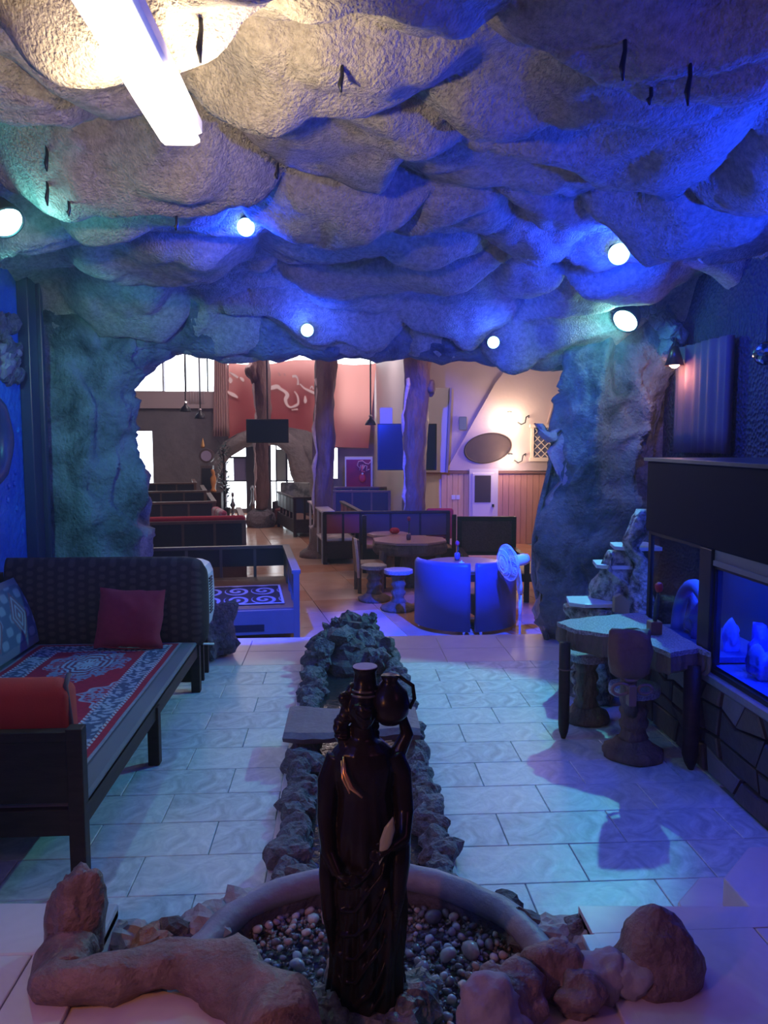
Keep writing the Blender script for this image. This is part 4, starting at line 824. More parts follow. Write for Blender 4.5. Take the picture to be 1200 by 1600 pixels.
# thin haze added in the cave room for a soft glow round lamps
hz = MB().box(-2.78, 3.22, -1.9, 7.15, .36, 3.9).build('haze', None); hz['kind'] = 'stuff'
hm = bpy.data.materials.new('smoke'); hm.use_nodes = True; hn = hm.node_tree; hn.nodes.clear(); ho = hn.nodes.new('ShaderNodeOutputMaterial'); hv = hn.nodes.new('ShaderNodeVolumeScatter')
hv.inputs['Density'].default_value = .010; hv.inputs['Anisotropy'].default_value = .6; hn.links.new(hv.outputs[0], ho.inputs['Volume']); hz.data.materials.append(hm)
# ================================================================ things in the hall
ZH = -.3
def pillar(lab, rows, Y, seed, base=None, knobs=()):
    t = thing('trunk_pillar', lab, 'pillar', (X((rows[-1][1]+rows[-1][2])/2, Y), Y, ZH))
    mb = MB(); zz = np.linspace(Z(rows[0][0], Y), Z(rows[-1][0], Y), 70); pz = [Z(r[0], Y) for r in rows][::-1]
    for_r = []
    for z in zz:
        a = np.interp(z, pz, [X(r[1], Y) for r in rows][::-1]); b = np.interp(z, pz, [X(r[2], Y) for r in rows][::-1]); c, h_ = (a+b)/2, (b-a)/2
        for_r.append([(c+h_*math.cos(k), Y+h_*math.sin(k), z) for k in np.linspace(0, 2*math.pi, 33)[:-1]])
    mb.loft(for_r).noise(.05, 4, seed, 4, (1, 1, .35), horiz=True)
    bw(mb, 'trunk', M('painted_trunk', (.13, .075, .07), .5, stretch=(1, 1, .3), bump=(12, 1, .05), var=(5, (.26, .15, .13))), t, smooth=True)
    em = MB(); pts = []
    for k in range(22):
        py = rows[0][0]+(rows[-1][0]-14-rows[0][0])*(.22 if Y < 20 else .3)+((rows[-1][0]-14-rows[0][0])*(.78 if Y < 20 else .7))*k/21
        z = Z(py, Y); a = np.interp(z, pz, [X(r[1], Y) for r in rows][::-1]); pts.append((a+.02+.02*math.sin(k*.8+seed), Y-.12, z))
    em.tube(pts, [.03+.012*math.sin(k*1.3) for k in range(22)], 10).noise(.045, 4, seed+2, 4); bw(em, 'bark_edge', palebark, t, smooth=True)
    for kx, ky, r in knobs:
        c = P(kx, ky, Y-.1); bw_ = blob((r, r, r*1.5), .3, 1.5, seed+kx, 3); bw_.v = [(p[0]+c.x, p[1]+c.y, p[2]+c.z) for p in bw_.v]; bw(bw_, 'burl', M('painted_trunk', ()), t, smooth=True)
    if base: base(t)
    return t
def base_round(t):
    c = (X(406, 21), 21); bw(MB().loft([[(c[0]+r*math.cos(a), c[1]+r*math.sin(a), z) for a in np.linspace(0, 6.283, 29)[:-1]] for r, z in ((.40, ZH), (.44, ZH+.15), (.40, ZH+.35), (.25, ZH+.45))]).noise(.06, 4, 3), 'rock_foot', rockp, t)
def base_flare(t):
    c = (X(500, 15.5), 15.5); bw(MB().loft([[(c[0]+r*math.cos(a)*(1+.18*math.cos(3*a)), c[1]+r*math.sin(a), z) for a in np.linspace(0, 6.283, 33)[:-1]] for r, z in ((.50, ZH), (.47, ZH+.07), (.34, ZH+.14), (.27, ZH+.3), (.22, ZH+.6))]).noise(.04, 4, 3), 'root_foot', M('painted_trunk', ()), t, smooth=True)
pillar('farthest trunk pillar standing on a round rocky foot', [(520, 394, 424), (575, 396, 424), (610, 398, 422), (640, 400, 424), (700, 398, 419), (795, 397, 417)], 21, 3, base_round, ((396, 580, .2),))
pillar('middle trunk pillar with spreading root foot and white bark edge', [(520, 497, 525), (600, 495, 524), (700, 490, 522), (800, 488, 519), (868, 487, 520)], 15.5, 7, base_flare)
pillar('right trunk pillar rising behind the octagonal log table', [(520, 634, 676), (600, 634, 670), (640, 630, 666), (740, 630, 664), (850, 628, 660)], 14.2, 13, None, ((673, 606, .10),))
# red banner with white lettering
YBN = 24.4; bnr = thing('banner', 'large red cloth banner with white calligraphy hanging high in the hall', 'banner', (X(470, YBN), YBN, Z(690, YBN)))
pr = [(355, 566), (395, 566), (430, 566), (500, 573), (548, 567), (591, 562), (588, 600), (578, 650), (572, 700), (540, 696), (500, 690), (440, 690), (355, 690)]
nx, ny = 60, 24; mb = MB(); gv = []
for j in range(ny+1):
    for i in range(nx+1):
        u, v = i/nx, j/ny; px = 357+(588-357-12*v)*u; top = 566+4*math.sin(u*9); py = top+(694+6*u-top)*v
        q = P(px, py, YBN); gv.append((q.x, YBN+.05*math.sin(u*26)+.03*math.sin(u*11+v*4), q.z))
mb.v = gv; mb.f = [(j*(nx+1)+i, j*(nx+1)+i+1, (j+1)*(nx+1)+i+1, (j+1)*(nx+1)+i) for j in range(ny) for i in range(nx)]
rb = M('red_banner_cloth', ()); nt = rb.node_tree; pb = nt.nodes['Principled BSDF']; tr_ = nt.nodes.new('ShaderNodeBsdfTranslucent'); tr_.inputs[0].default_value = (.95, .45, .38, 1); mxs = nt.nodes.new('ShaderNodeMixShader'); mxs.inputs[0].default_value = .45
nt.links.new(pb.outputs[0], mxs.inputs[1]); nt.links.new(tr_.outputs[0], mxs.inputs[2]); nt.links.new(mxs.outputs[0], nt.nodes['Material Output'].inputs[0])
bw(mb, 'cloth', rb, bnr, smooth=True)
def strokes(lines, grow, yoff, mat, nm):
    for ln in lines:
        vs = []; fs_ = []; n = len(ln); P3 = [(340+a/4.615, 550+b/4.615, w_/4.615*.5+grow) for a, b, w_ in ln]
        pts = []
        for i in range(n-1):
            for k in range(5):
                t = k/5; p0 = P3[max(i-1, 0)]; p1 = P3[i]; p2 = P3[i+1]; p3 = P3[min(i+2, n-1)]
                pts.append(tuple(.5*((2*p1[c])+(-p0[c]+p2[c])*t+(2*p0[c]-5*p1[c]+4*p2[c]-p3[c])*t*t+(-p0[c]+3*p1[c]-3*p2[c]+p3[c])*t**3) for c in range(3)))
        pts.append(P3[-1]); top = []; bot = []
        for i, p in enumerate(pts):
            a = pts[max(i-1, 0)]; b = pts[min(i+1, len(pts)-1)]; dx, dy = b[0]-a[0], b[1]-a[1]; L = math.hypot(dx, dy) or 1; r = max(p[2], .15)
            top.append((p[0]-dy/L*r, p[1]+dx/L*r)); bot.append((p[0]+dy/L*r, p[1]-dx/L*r))
        for yy in (YBN-.12-yoff, YBN-.115-yoff):
            for a, b in zip(top, bot):
                q1 = P(a[0], a[1], YBN); q2 = P(b[0], b[1], YBN); vs += [(q1.x, yy, q1.z), (q2.x, yy, q2.z)]
        m_ = len(pts); 
        for i in range(m_-1): fs_ += [(2*i, 2*i+1, 2*i+3, 2*i+2), (2*m_+2*i+2, 2*m_+2*i+3, 2*m_+2*i+1, 2*m_+2*i)]
        mb = MB(); mb.add(vs, fs_); bw(mb, nm, mat, bnr)
LN = [[(330, 262, 2), (385, 262, 26), (430, 252, 28), (455, 268, 18), (490, 290, 18), (505, 315, 26), (492, 345, 22), (505, 385, 14), (530, 400, 10), (565, 388, 16), (583, 370, 12), (578, 320, 9), (555, 285, 4)],
      [(540, 180, 14), (565, 178, 16), (580, 200, 8), (582, 240, 14)], [(595, 232, 5), (625, 262, 9), (660, 280, 14), (700, 298, 16), (712, 300, 4)], [(668, 268, 4), (682, 250, 8), (692, 272, 5)],
      [(632, 318, 3), (634, 355, 20), (632, 372, 3)], [(535, 420, 3), (580, 414, 8)],
      [(90, 148, 4), (125, 170, 14), (152, 188, 10)], [(165, 185, 6), (182, 200, 18), (192, 216, 6)], [(92, 185, 6), (98, 208, 26), (96, 228, 6)], [(72, 285, 5), (95, 300, 20), (125, 315, 22), (150, 332, 5)],
      [(440, 150, 12), (452, 175, 16)], [(482, 155, 10), (488, 175, 14)]]
strokes(LN[:10], 1.1, 0, M('letter_outline', (.80, .42, .38), .6), 'lettering_outline'); strokes(LN[:10], 0, .03, M('letter_white', (.95, .80, .78), .6), 'lettering'); strokes(LN[10:], 0, 0, M('letter_faint', (.74, .34, .32), .6), 'lettering')
# pale patch of the banner in front of the window
# long curtain left of the banner
def drapes(name, lab, a, b, c, d, Y, m_, flare=0):
    t = thing(name, lab, 'curtain', (X((a+b)/2, Y), Y, Z(d, Y))); n = 50; mb = MB(); rows = []
    for v in np.linspace(0, 1, 8):
        z = Z(c+(d-c)*v, Y); x0, x1 = X(a-flare*v, Y), X(b+flare*v*.3, Y)
        rows.append([(x0+(x1-x0)*k/(n-1), Y+.07*math.sin(k*.8), z) for k in range(n)]+[(x0+(x1-x0)*k/(n-1), Y+.12+.07*math.sin(k*.8), z) for k in reversed(range(n))])
    bw(mb.loft(rows), 'cloth', m_, t, smooth=True); return t
drapes('curtain', 'long pale pink curtain gathered beside the bright hall window', 338, 356, 540, 682, 24.2, M('pink_curtain', (.55, .36, .34), .8), 5)
drapes('curtain', 'white sheer curtain half across the bright window', 296, 322, 552, 632, 24.85, M('sheer', (.8, .72, .75), .8, alpha=.6))
# rock arch round the far doorway
ra = thing('rock_archway', 'grey rock archway round the far glass doors', 'archway', (X(410, 24), 24, ZH)); am = MB()
am.tube([P(px, py, 24.2) for px, py in ((326, 800), (330, 760), (338, 728), (352, 700), (378, 682), (410, 677), (440, 680), (462, 700), (474, 735), (480, 770), (484, 800))], [.22, .22, .22, .24, .28, .30, .30, .30, .30, .28, .30], 16).noise(.14, 1.8, 3)
bw(am, 'arch', M('arch_rock', (.20, .18, .18), .8, bump=(8, 1, .05), var=(2, (.32, .29, .28))), ra, smooth=True)
fm = MB().loft([[(P(px, py, 24.5).x, y, P(px, py, 24.5).z) for px, py in ((340, 712), (352, 690), (372, 676), (395, 668), (440, 664), (480, 672), (515, 690), (515, 800), (486, 800), (482, 740), (462, 706), (440, 686), (400, 682), (370, 690), (352, 706))] for y in (24.3, 24.7)]).noise(.07, 2, 5); bw(fm, 'rock_mass', M('arch_rock', ()), ra)
fm = MB().box(X(474, 24.6), X(519, 24.6), 24.5, 24.9, ZH, Z(690, 24.6)); bw(fm, 'rock_jamb', M('arch_rock', ()), ra)
# grandfather clock
cx0 = X(323, 23); gc = thing('grandfather_clock', 'dark carved grandfather clock with a round dial beside the rock archway', 'clock', (cx0, 23, ZH)); pk = lambda px: (px-323)/1200*23*1.0
MB().box(pk(311), pk(335), -.15, .15, 0, Z(765, 23)-ZH, b=.02).box(pk(314), pk(332), -.13, .13, Z(765, 23)-ZH, Z(727, 23)-ZH).build('case', M('clock_wood', (.12, .08, .08), .35), gc)
MB().lathe([(.001, -.14), (pk(334), -.14), (pk(334), .14), (.001, .14)], 28).build('hood', M('clock_wood', ()), gc).rotation_euler = (math.pi/2, 0, 0); gc.children[-1].location = (0, 0, Z(712, 23)-ZH)
o = MB().lathe([(.001, .16), (pk(331), .16), (pk(331), .14)], 24).build('dial', M('dial_violet', (.40, .34, .50), .4), gc); o.rotation_euler = (math.pi/2, 0, 0); o.location = (0, 0, Z(712, 23)-ZH)
MB().box(pk(316), pk(330), -.16, -.13, Z(762, 23)-ZH, Z(731, 23)-ZH).build('case_door', M('clock_glass', (.05, .05, .06), .1), gc)
MB().lathe([(.03, 0), (.06, .05), (.03, .2), (.001, .3)], 10, (pk(317), 0, Z(700, 23)-ZH)).build('finial', gold, gc)
sg = thing('gilt_figurine', 'small orange-gold figurine in front of the grandfather clock', 'figurine', (X(332, 22.6), 22.6, Z(768, 22.6)))
MB().lathe([(.08, 0), (.09, .05), (.04, .12), (.07, .25), (.09, .4), (.04, .5), (.06, .56), (.05, .64), (.001, .68)], 14).noise(.02, 8, 3).build('body', M('orange_gilt', (.75, .32, .10), .4, metal=.3), sg, smooth=True)
MB().box(-.25, .25, -.2, .2, ZH-Z(768, 22.6), 0, b=.01).build('plinth', dwood, sg)
# tall dark plant stand
pt_ = thing('tall_plant', 'tall dark leafy plant in front of the bright glass doors', 'plant', (X(349, 23.4), 23.4, ZH)); mb = MB()
for k in range(150):
    z = rnd.uniform(.35, 2.2); a = rnd.uniform(0, 6.28); r = .30*(1-z/3)*rnd.uniform(.5, 1.1); L = rnd.uniform(.14, .26); c = Vector((.08*math.cos(a), .08*math.sin(a), z)); e = c+Vector((math.cos(a)*(r+L*.4), math.sin(a)*(r+L*.4), rnd.uniform(-.05, .15))); m_ = (c+e)/2+Vector((0, 0, .05)); s_ = Vector((-math.sin(a), math.cos(a), 0))*.035
    mb.add([c, m_+s_, e, m_-s_, m_+Vector((0, 0, .01))], [(0, 1, 4), (1, 2, 4), (2, 3, 4), (3, 0, 4)])
tag(mb.build('foliage', M('dark_leaf', (.04, .07, .06), .3), pt_), kind='stuff'); MB().lathe([(.03, .2), (.025, 2.1)], 8).build('stem', dwood, pt_); MB().lathe([(.14, 0), (.19, .3), (.17, .32), (.001, .3)], 16).build('pot', black, pt_)
for a, h_ in ((393, 1.0), (362, .8)):
    t = tag(MB().lathe([(.12, 0), (.14, .05), (.05, .12), (.03, .3), (.09, .42), (.05, .5), (.02, h_*.8), (.05, h_*.9), (.03, h_)], 14).build('water_pipe', M('pipe_metal', (.3, .3, .32), .2, metal=.8), None, smooth=True, loc=(X(a, 23), 23, ZH)), 'slim metal water pipe standing %s in the far doorway' % ('right of the violet pane' if a > 380 else 'beside the tall plant'), 'water pipe')
# screens
def screen(lab, a, b, c, d, Y, yaw, m_):
    q = P((a+b)/2, (c+d)/2, Y); wd_ = (X(b, Y)-X(a, Y))/2/math.cos(yaw); hh = (Z(c, Y)-Z(d, Y))/2; t = thing('television', lab, 'television', (q.x, Y, q.z-hh), yaw)
    MB().box(-wd_, wd_, -.03, .04, 0, 2*hh, b=.008).build('casing', black, t); MB().box(-wd_+.03, wd_-.03, -.036, -.028, .03, 2*hh-.03).build('panel', m_, t); MB().tube([(0, .05, hh), (0, .05, 5.53-q.z+hh)], .02, 8).build('mount', black, t)
screen('dark flat television hanging above the far archway', 385, 451, 655, 692, 20.3, 0, M('screen_dark', (.02, .03, .05), .12))
screen('wide flat television glowing blue behind the right trunk pillar', 590, 682, 662, 735, 15.9, math.radians(-2), M('screen_blue', (.02, .03, .12), .15))
tag(MB().box(X(593, 16.6), X(612, 16.6), 16.4, 16.7, Z(664, 16.6), Z(637, 16.6), b=.02).build('wall_speaker', white, None), 'pale box speaker on the wall just above the blue television', 'speaker')
wp = thing('leaning_board', 'tall glossy white panel leaning on the wall right of the trunk pillar', 'panel', (X(682, 16.8), 16.8, Z(738, 16.8)))
q = lambda px, py, y: (P(px, py, 16.8).x, y, P(px, py, 16.8).z)
mb = MB(); mb.loft([[q(664, 738, y0), q(695, 738, y0), q(701, 607, y0), q(666, 606, y0)] for y0 in (16.70, 16.82)]); bw(mb, 'board', M('gloss_white', (.70, .72, .74), .12), wp, bevel=.01)
mb = MB(); mb.loft([[q(695, 738, y0), q(698, 738, y0), q(704, 607, y0), q(701, 607, y0)] for y0 in (16.60, 16.9)]); bw(mb, 'side_edge', M('panel_edge', (.30, .28, .34), .3), wp)
tag(MB().box(X(716, YB), X(727, YB), YB-.16, YB-.06, Z(672, YB), Z(651, YB), b=.01).build('picture_frame', M('frame_grey', (.16, .20, .22), .3), None), 'small dark framed picture on the mauve wall', 'picture frame')
for a in (706, 713): tag(MB().box(X(a, YB), X(a+6, YB), YB-.03, YB-.01, Z(781, YB), Z(774, YB), b=.004).build('wall_socket', white, None), '%s of two white wall sockets on the yellow boards' % ('left one' if a == 706 else 'right one'), 'socket')
# round wall lamps
def wlamp(lab, px, py, r, st, wt):
    c = P(px, py, YB-.25); t = thing('globe_lamp', lab, 'lamp', tuple(c)); v, f = ICO[3]; mb = MB(); mb.v = [tuple(p*r) for p in v]; mb.f = list(f); mb.build('globe', M('globe_%d' % st, (1, 1, 1), .5, emit=((1, .80, .55), st)), t, smooth=True)
    MB().tube([(r*.8, .05, -.02), (r+.10, .02, -.10), (r+.18, .0, -.06), (r+.20, .0, .06), (r+.28, .08, .1), (r+.30, .2, .05)], .014, 8).build('bracket', black, t, smooth=True)
    MB().lathe([(.05, 0), (.06, .03), (.001, .04)], 12, (0, 0, r*.9)).build('cap', black, t); lamp('globe_lamp_light', 'POINT', (c.x, c.y-.28, c.z), wt, (1, .72, .5), r)
wlamp('large glaring warm globe lamp on the mauve wall', 796, 656, .17, 25, 40); wlamp('small warm globe lamp beside the oval plaque', 797, 716, .085, 25, 22)
# drinks cooler / painted door
cx0 = X(560, 21); fd = thing('drinks_cooler', 'dark red fronted drinks cooler with a pale pink swirl standing by the white wall', 'cooler', (cx0, 21, ZH)); pk = lambda px: (px-560)/1200*21
MB().box(pk(539), pk(582), 0, .5, 0, Z(714, 21)-ZH).build('cabinet', white, fd); MB().box(pk(541), pk(579), -.03, 0, .05, Z(718, 21)-ZH).build('door', M('cooler_red', (.20, .015, .05), .2, var=(3, (.40, .02, .06))), fd)
def sw(pts, r, m_): MB().tube([(pk(a), -.05, Z(b, 21)-ZH) for a, b in pts], r, 7, .5).build('swirl', m_, fd, smooth=True)
ps = M('swirl_pink', (.80, .45, .62), .5); sw(((562, 732), (558, 727), (560, 721), (566, 720), (571, 724), (576, 725), (579, 721)), .025, ps); sw(((562, 735), (564, 727), (567, 726), (567, 734), (570, 727), (573, 728), (572, 736), (577, 733)), .028, ps); sw(((566, 728), (565, 736), (570, 737)), .03, M('swirl_red', (.8, .12, .25), .5))
o = blob((.10, .01, .12), .1, 1, 2, 2).build('fruit', M('fruit_red', (.55, .02, .05), .4), fd, smooth=True, loc=(pk(566), -.04, Z(747, 21)-ZH)); blob((.03, .01, .03), .1, 1, 2, 2).build('spot', white, fd, loc=(pk(566), -.05, Z(740, 21)-ZH))
# pendant lamps
for px, py, Y, lab in ((290, 640, 21, 'left of the two dark pendant lamps before the bright window'), (313, 651, 21, 'right of the two dark pendant lamps before the bright window'), (579, 661, 18, 'single dark pendant lamp beside the banner')):
    c = P(px, py, Y); t = thing('pendant_lamp', lab, 'lamp', tuple(c)); r = 9/1200*Y
    MB().lathe([(r*.25, r*.95), (r*.3, r*.7), (r*.7, r*.35), (r, -.3*r), (r*.98, -.36*r), (r*.9, -.3*r), (.01, r*.6)], 20).build('lamp_shade', black, t, smooth=True); MB().tube([(0, 0, r*.9), (0, 0, 5.53-c.z)], .018, 6).build('cord', black, t)
    MB().lathe([(.02, 0), (.05, .02), (.02, .06)], 10, (0, 0, r*1.0)).build('cap', M('chrome', (.8, .8, .8), .1, metal=1.), t)

# ---- low raised booths and benches
def booth(name, lab, x, y, w_, d, rz, seat=.36, rail=.82, m1=None, m2=None, sides='blr', grp=None, posts=True):
    m1 = m1 or hwood; m2 = m2 or blackv; t = thing(name, lab, 'bench', (x, y, ZH), rz, grp)
    MB().box(0, w_, 0, .05, .10 if seat > .3 else .05, seat).box(0, w_, d-.05, d, .1, seat).box(0, .05, .05, d-.05, .1, seat).box(w_-.05, w_, .05, d-.05, .1, seat).build('frame', m1, t, bevel=.005)
    MB().box(.05, w_-.05, .05, d-.05, seat-.04, seat+.01, b=.01).build('seat', M('booth_seat', (.17, .075, .05), .55, bump=(20, .2, .01)), t)
    for a, b in ((.03, .03), (w_-.03, .03), (.03, d-.03), (w_-.03, d-.03)): MB().box(a-.035, a+.035, b-.035, b+.035, 0, rail if ('b' in sides or b < 1) else seat).build('post', m1, t, bevel=.004)
    def side(ax, p, a, b):
        g = (lambda u0, u1, z0, z1, h_: MB().box(u0, u1, p-h_, p+h_, z0, z1)) if ax == 'x' else (lambda u0, u1, z0, z1, h_: MB().box(p-h_, p+h_, u0, u1, z0, z1))
        g(a, b, rail-.03, rail+.015, .05).build('top_rail', m1, t, bevel=.006); g(a+.06, b-.06, seat+.16, rail-.03, .028).build('rail_panel', m2, t, bevel=.008)
        n = max(2, round((b-a)/.5))
        for k in range(1, n): u = a+(b-a)*k/n; g(u-.02, u+.02, seat, rail-.03, .032).build('stile', m1, t)
    if 'b' in sides: side('x', d-.03, 0, w_)
    if 'f' in sides: side('x', .03, 0, w_)
    if 'r' in sides: side('y', w_-.03, 0, d)
    if 'l' in sides: side('y', .03, 0, d)
    return t
A2 = math.radians(17)
# nearest left booth with blue-lit front
xr = X(466, 8.55); bA = booth('seating_booth', 'low platform booth nearest the step with a scroll-patterned rug', xr-2.35, 8.45, 2.35, 2.25, math.radians(7), .38, .82, bwood, blackv, 'br')
MB().box(.93, 1.0, -.01, .06, .0, .80).build('post', bwood, bA, bevel=.004); MB().box(0, .96, .0, .05, .34, .78).build('rail_panel', bwood, bA); MB().box(1.35, 1.95, -.004, .0, .14, .22).build('slot', black, bA)
def col_scr(u, v):
    x = (u*3.2) % 1-.5; y = (v*2.2) % 1-.5; r = np.hypot(x, y); th = np.arctan2(y, x); s_ = np.sin(r*22+th*1.0); t = (s_ > .1) & (r < .47); c = np.where(t[:, None], (.42, .40, .42), (.02, .015, .02)); c[(u < .03) | (u > .97) | (v < .04) | (v > .96)] = (.65, .62, .62); return c
sr = thing('scroll_rug', 'black and white scroll-patterned rug lying in the nearest booth', 'rug', (xr-1.2, 9.2, ZH+.39))
o = cloth_grid(200, 160, lambda u, v: np.stack([-.40+1.05*u, -.42+1.2*v, .012+u*0], 1), col_scr).build('pile', fcl, sr, smooth=True); o.rotation_euler = (0, 0, math.radians(7)); o.location = (.30, .12, 0)
# chrome studs and the next booths
xr = X(380, 11.7); bB = booth('seating_booth', 'second booth from the step with a red seat behind its panels', xr-2.9, 11.7, 2.9, 2.5, A2*.55, .42, 1.05, hwood, blackv, 'frl')
def cush(lab, x, y, z, a, b, c, rz, m_, grp=None):
    t = MB().box(-a/2, a/2, -b/2, b/2, 0, c, b=.03).build('seat_cushion', m_, None, bevel=.02, loc=(x, y, z), rz=rz); return tag(t, lab, 'cushion', grp)
cush('long red cushion standing along the back of the second booth', X(285, 12.2), 12.15, ZH+.43, 1.9, .16, .70, A2*.5, redc)
cush('pink and grey patterned cushion leaning at the end of the third booth', X(338, 13.2), 13.35, ZH+.60, .14, .9, .55, A2*1.0, M('pink_grey_cloth', (.55, .12, .18), .8, var=(4, (.55, .50, .52), .04)))
xr = X(332, 14.6); booth('seating_booth', 'third booth from the step, all black vinyl', xr-3.1, 14.6, 3.1, 2.6, A2*.7, .42, 1.12, hwood, blackv, 'frl')
xr = X(318, 17.6); booth('seating_booth', 'fourth booth from the step with pale edge rails', xr-3.1, 17.6, 3.1, 2.4, A2*.7, .42, 1.14, hwood, blackv, 'frl')
xr = X(302, 20.4); booth('seating_booth', 'farthest left booth before the grey far wall', xr-3.1, 20.4, 3.1, 2.2, A2*.7, .42, 1.18, hwood, blackv, 'frl')
# right side of the hall
x0 = X(520, 18.4); booth('seating_booth', 'long black booth in front of the white hall wall', x0, 18.3, X(610, 18.4)-x0, 1.6, 0, .42, 1.12, hwood, blackv, 'fb')
x0 = X(518, 16.4); eb = booth('slatted_bench', 'slat-ended bench with pale seat beside the middle pillar', X(556, 14.6)-.62, 14.3, .75, 2.6, math.radians(8), .42, .98, dwood, M('booth_red', (.26, .04, .06), .7), 'rf')
MB().box(-.02, .60, .05, 2.5, .43, .48, b=.01).build('seat_pad', M('pale_pad', (.62, .56, .60), .6), eb)
for k in range(4): MB().box(-.02, .02, .1+.75*k, .15+.75*k, 0, .98).build('slat', M('pale_slat', (.50, .46, .52), .5), eb)
MB().box(-.04, .22, .0, 2.6, .98, 1.01).build('top_board', M('pale_pad', ()), eb)
x0 = X(566, 13.5); booth('settle', 'dark wooden settle behind the octagonal table', x0, 13.3, X(712, 13.5)-x0, .7, math.radians(2), .42, 1.02, dwood, M('settle_panel', (.09, .04, .04), .5), 'b')
cush('dark red back cushion on the settle right of the trunk pillar', X(688, 14.1), 14.10, ZH+.5, .50, .10, .57, 0, redc)
# settle with woven back
x0 = X(719, 11.9); wk = thing('woven_settle', 'dark wooden settle with a woven cane back and tan seat beside the round table', 'bench', (x0, 11.9, ZH), math.radians(-3)); W_ = X(804, 11.9)-x0
for a in (0, W_): MB().box(a-.035, a+.035, -.04, .04, 0, 1.13).build('post', dwood, wk, bevel=.005); MB().box(a-.035, a+.035, -1.15, -1.08, 0, .62).build('post', dwood, wk, bevel=.005); MB().box(a-.04, a+.04, -1.15, 0, .60, .65).build('armrest', dwood, wk, bevel=.005)
MB().box(0, W_, -.03, .03, 1.06, 1.13).box(0, W_, -.03, .03, .52, .58).build('top_rail', dwood, wk, bevel=.005)
MB().box(.03, W_-.03, -.012, .012, .58, 1.06).build('woven_back', M('cane', (.10, .04, .04), .8, spec=.2, var=(40, (.20, .09, .09)), bump=(50, 1, .01), kind='VORONOI'), wk)
MB().box(0, W_+.35, -1.12, .0, .38, .42).build('seat', M('tan_seat', (.34, .21, .14), .5, var=(4, (.44, .28, .19))), wk, bevel=.006); MB().box(0, W_+.3, -1.14, -1.10, .30, .40).build('apron', dwood, wk)
# far armchair, far bench
t = thing('armchair', 'dark armchair with a patterned back near the far archway', 'armchair', (X(457, 22), 21.6, ZH), math.radians(-12)); MB().box(-.42, .42, -.4, .35, .15, .45, b=.03).build('seat', M('dark_red_seat', (.20, .05, .05), .7), t)
MB().box(-.42, .42, .28, .42, .45, 1.15, b=.03).build('backrest', M('pattern_back', (.10, .12, .12), .7, var=(6, (.3, .32, .30), .08)), t)
for a in (-.42, .42): MB().box(a-.04, a+.04, -.4, .4, 0, .65, b=.01).build('armrest', dwood, t)
booth('far_bench', 'small black bench between the far armchair and middle pillar', X(458, 18.6), 18.5, .55, 2.4, math.radians(14), .42, .95, dwood, blackv, 'lf')
# octagonal log table
ox, oy = X(640, 12.2), 12.2; ot = thing('octagonal_table', 'octagonal pink-topped log table in front of the right trunk pillar', 'table', (ox, oy, ZH))
oc = [(.62*math.cos(a)*1.0, .55*math.sin(a)) for a in np.linspace(0, 2*math.pi, 9)[:-1]+math.pi/8]
pinktop = M('pink_table_top', (.42, .24, .24), .25, bump=(60, .3, .003), var=(30, (.55, .34, .33)))
MB().prism(oc, .70, .74).build('table_top', pinktop, ot, bevel=.01); MB().loft([[(x*s_, y*s_, z) for x, y in rough_poly(oc, 4, .01, 5)] for s_, z in ((.90, .52), (1.0, .56), (1.01, .64), (.98, .705))]).noise(.02, 8, 4).build('edge_log', bark, ot)
MB().lathe([(.30, 0), (.28, .08), (.16, .16), (.14, .45), (.22, .55)], 18).noise(.02, 8, 3).build('trunk', bark, ot, smooth=True)
MB().tube([(-.45, -.3, .0), (-.44, -.28, .6)], [.07, .06], 10).noise(.01, 9, 2).build('leg', bark, ot, smooth=True)
MB().tube([(.45, -.2, .0), (.44, -.2, .6)], [.06, .05], 10).noise(.01, 9, 2).build('leg', bark, ot, smooth=True)
oy2 = 13.2; t2 = thing('small_log_table', 'smaller pink-topped log table behind the octagonal one', 'table', (X(607, oy2), oy2-.1, ZH)); MB().prism([(.38*math.cos(a), .34*math.sin(a)) for a in np.linspace(0, 6.283, 9)[:-1]], .68, .73).build('table_top', pinktop, t2, bevel=.01); MB().lathe([(.22, 0), (.1, .1), (.1, .6), (.2, .68)], 14).build('trunk', bark, t2, smooth=True)
cush('small red box on the smaller log table', X(616, 13.1), 13.0, ZH+.735, .16, .12, .10, .2, redc)
def flower(lab, px, py, Y, ztab, h_, c, cat='flower vase'):
    t = thing('flower_vase', lab, cat, (X(px, Y), Y, ztab)); MB().lathe([(.03, 0), (.04, .04), (.035, .09), (.02, .10)], 12).build('vase', M('vase_violet', (.16, .10, .24), .3), t, smooth=True); MB().tube([(0, 0, .09), (.01, 0, h_*.7), (0, 0, h_)], .008, 6).build('stem', M('stem_green', ()), t); blob((.03, .03, .035), .2, 2, 5, 2).build('bud', M('bud_'+cat[:3]+str(px), c, .5), t, smooth=True, loc=(0, 0, h_))
flower('violet vase with a dark red bud on the octagonal table', 639, 850, 12.1, ZH+.74, .34, (.35, .05, .2))
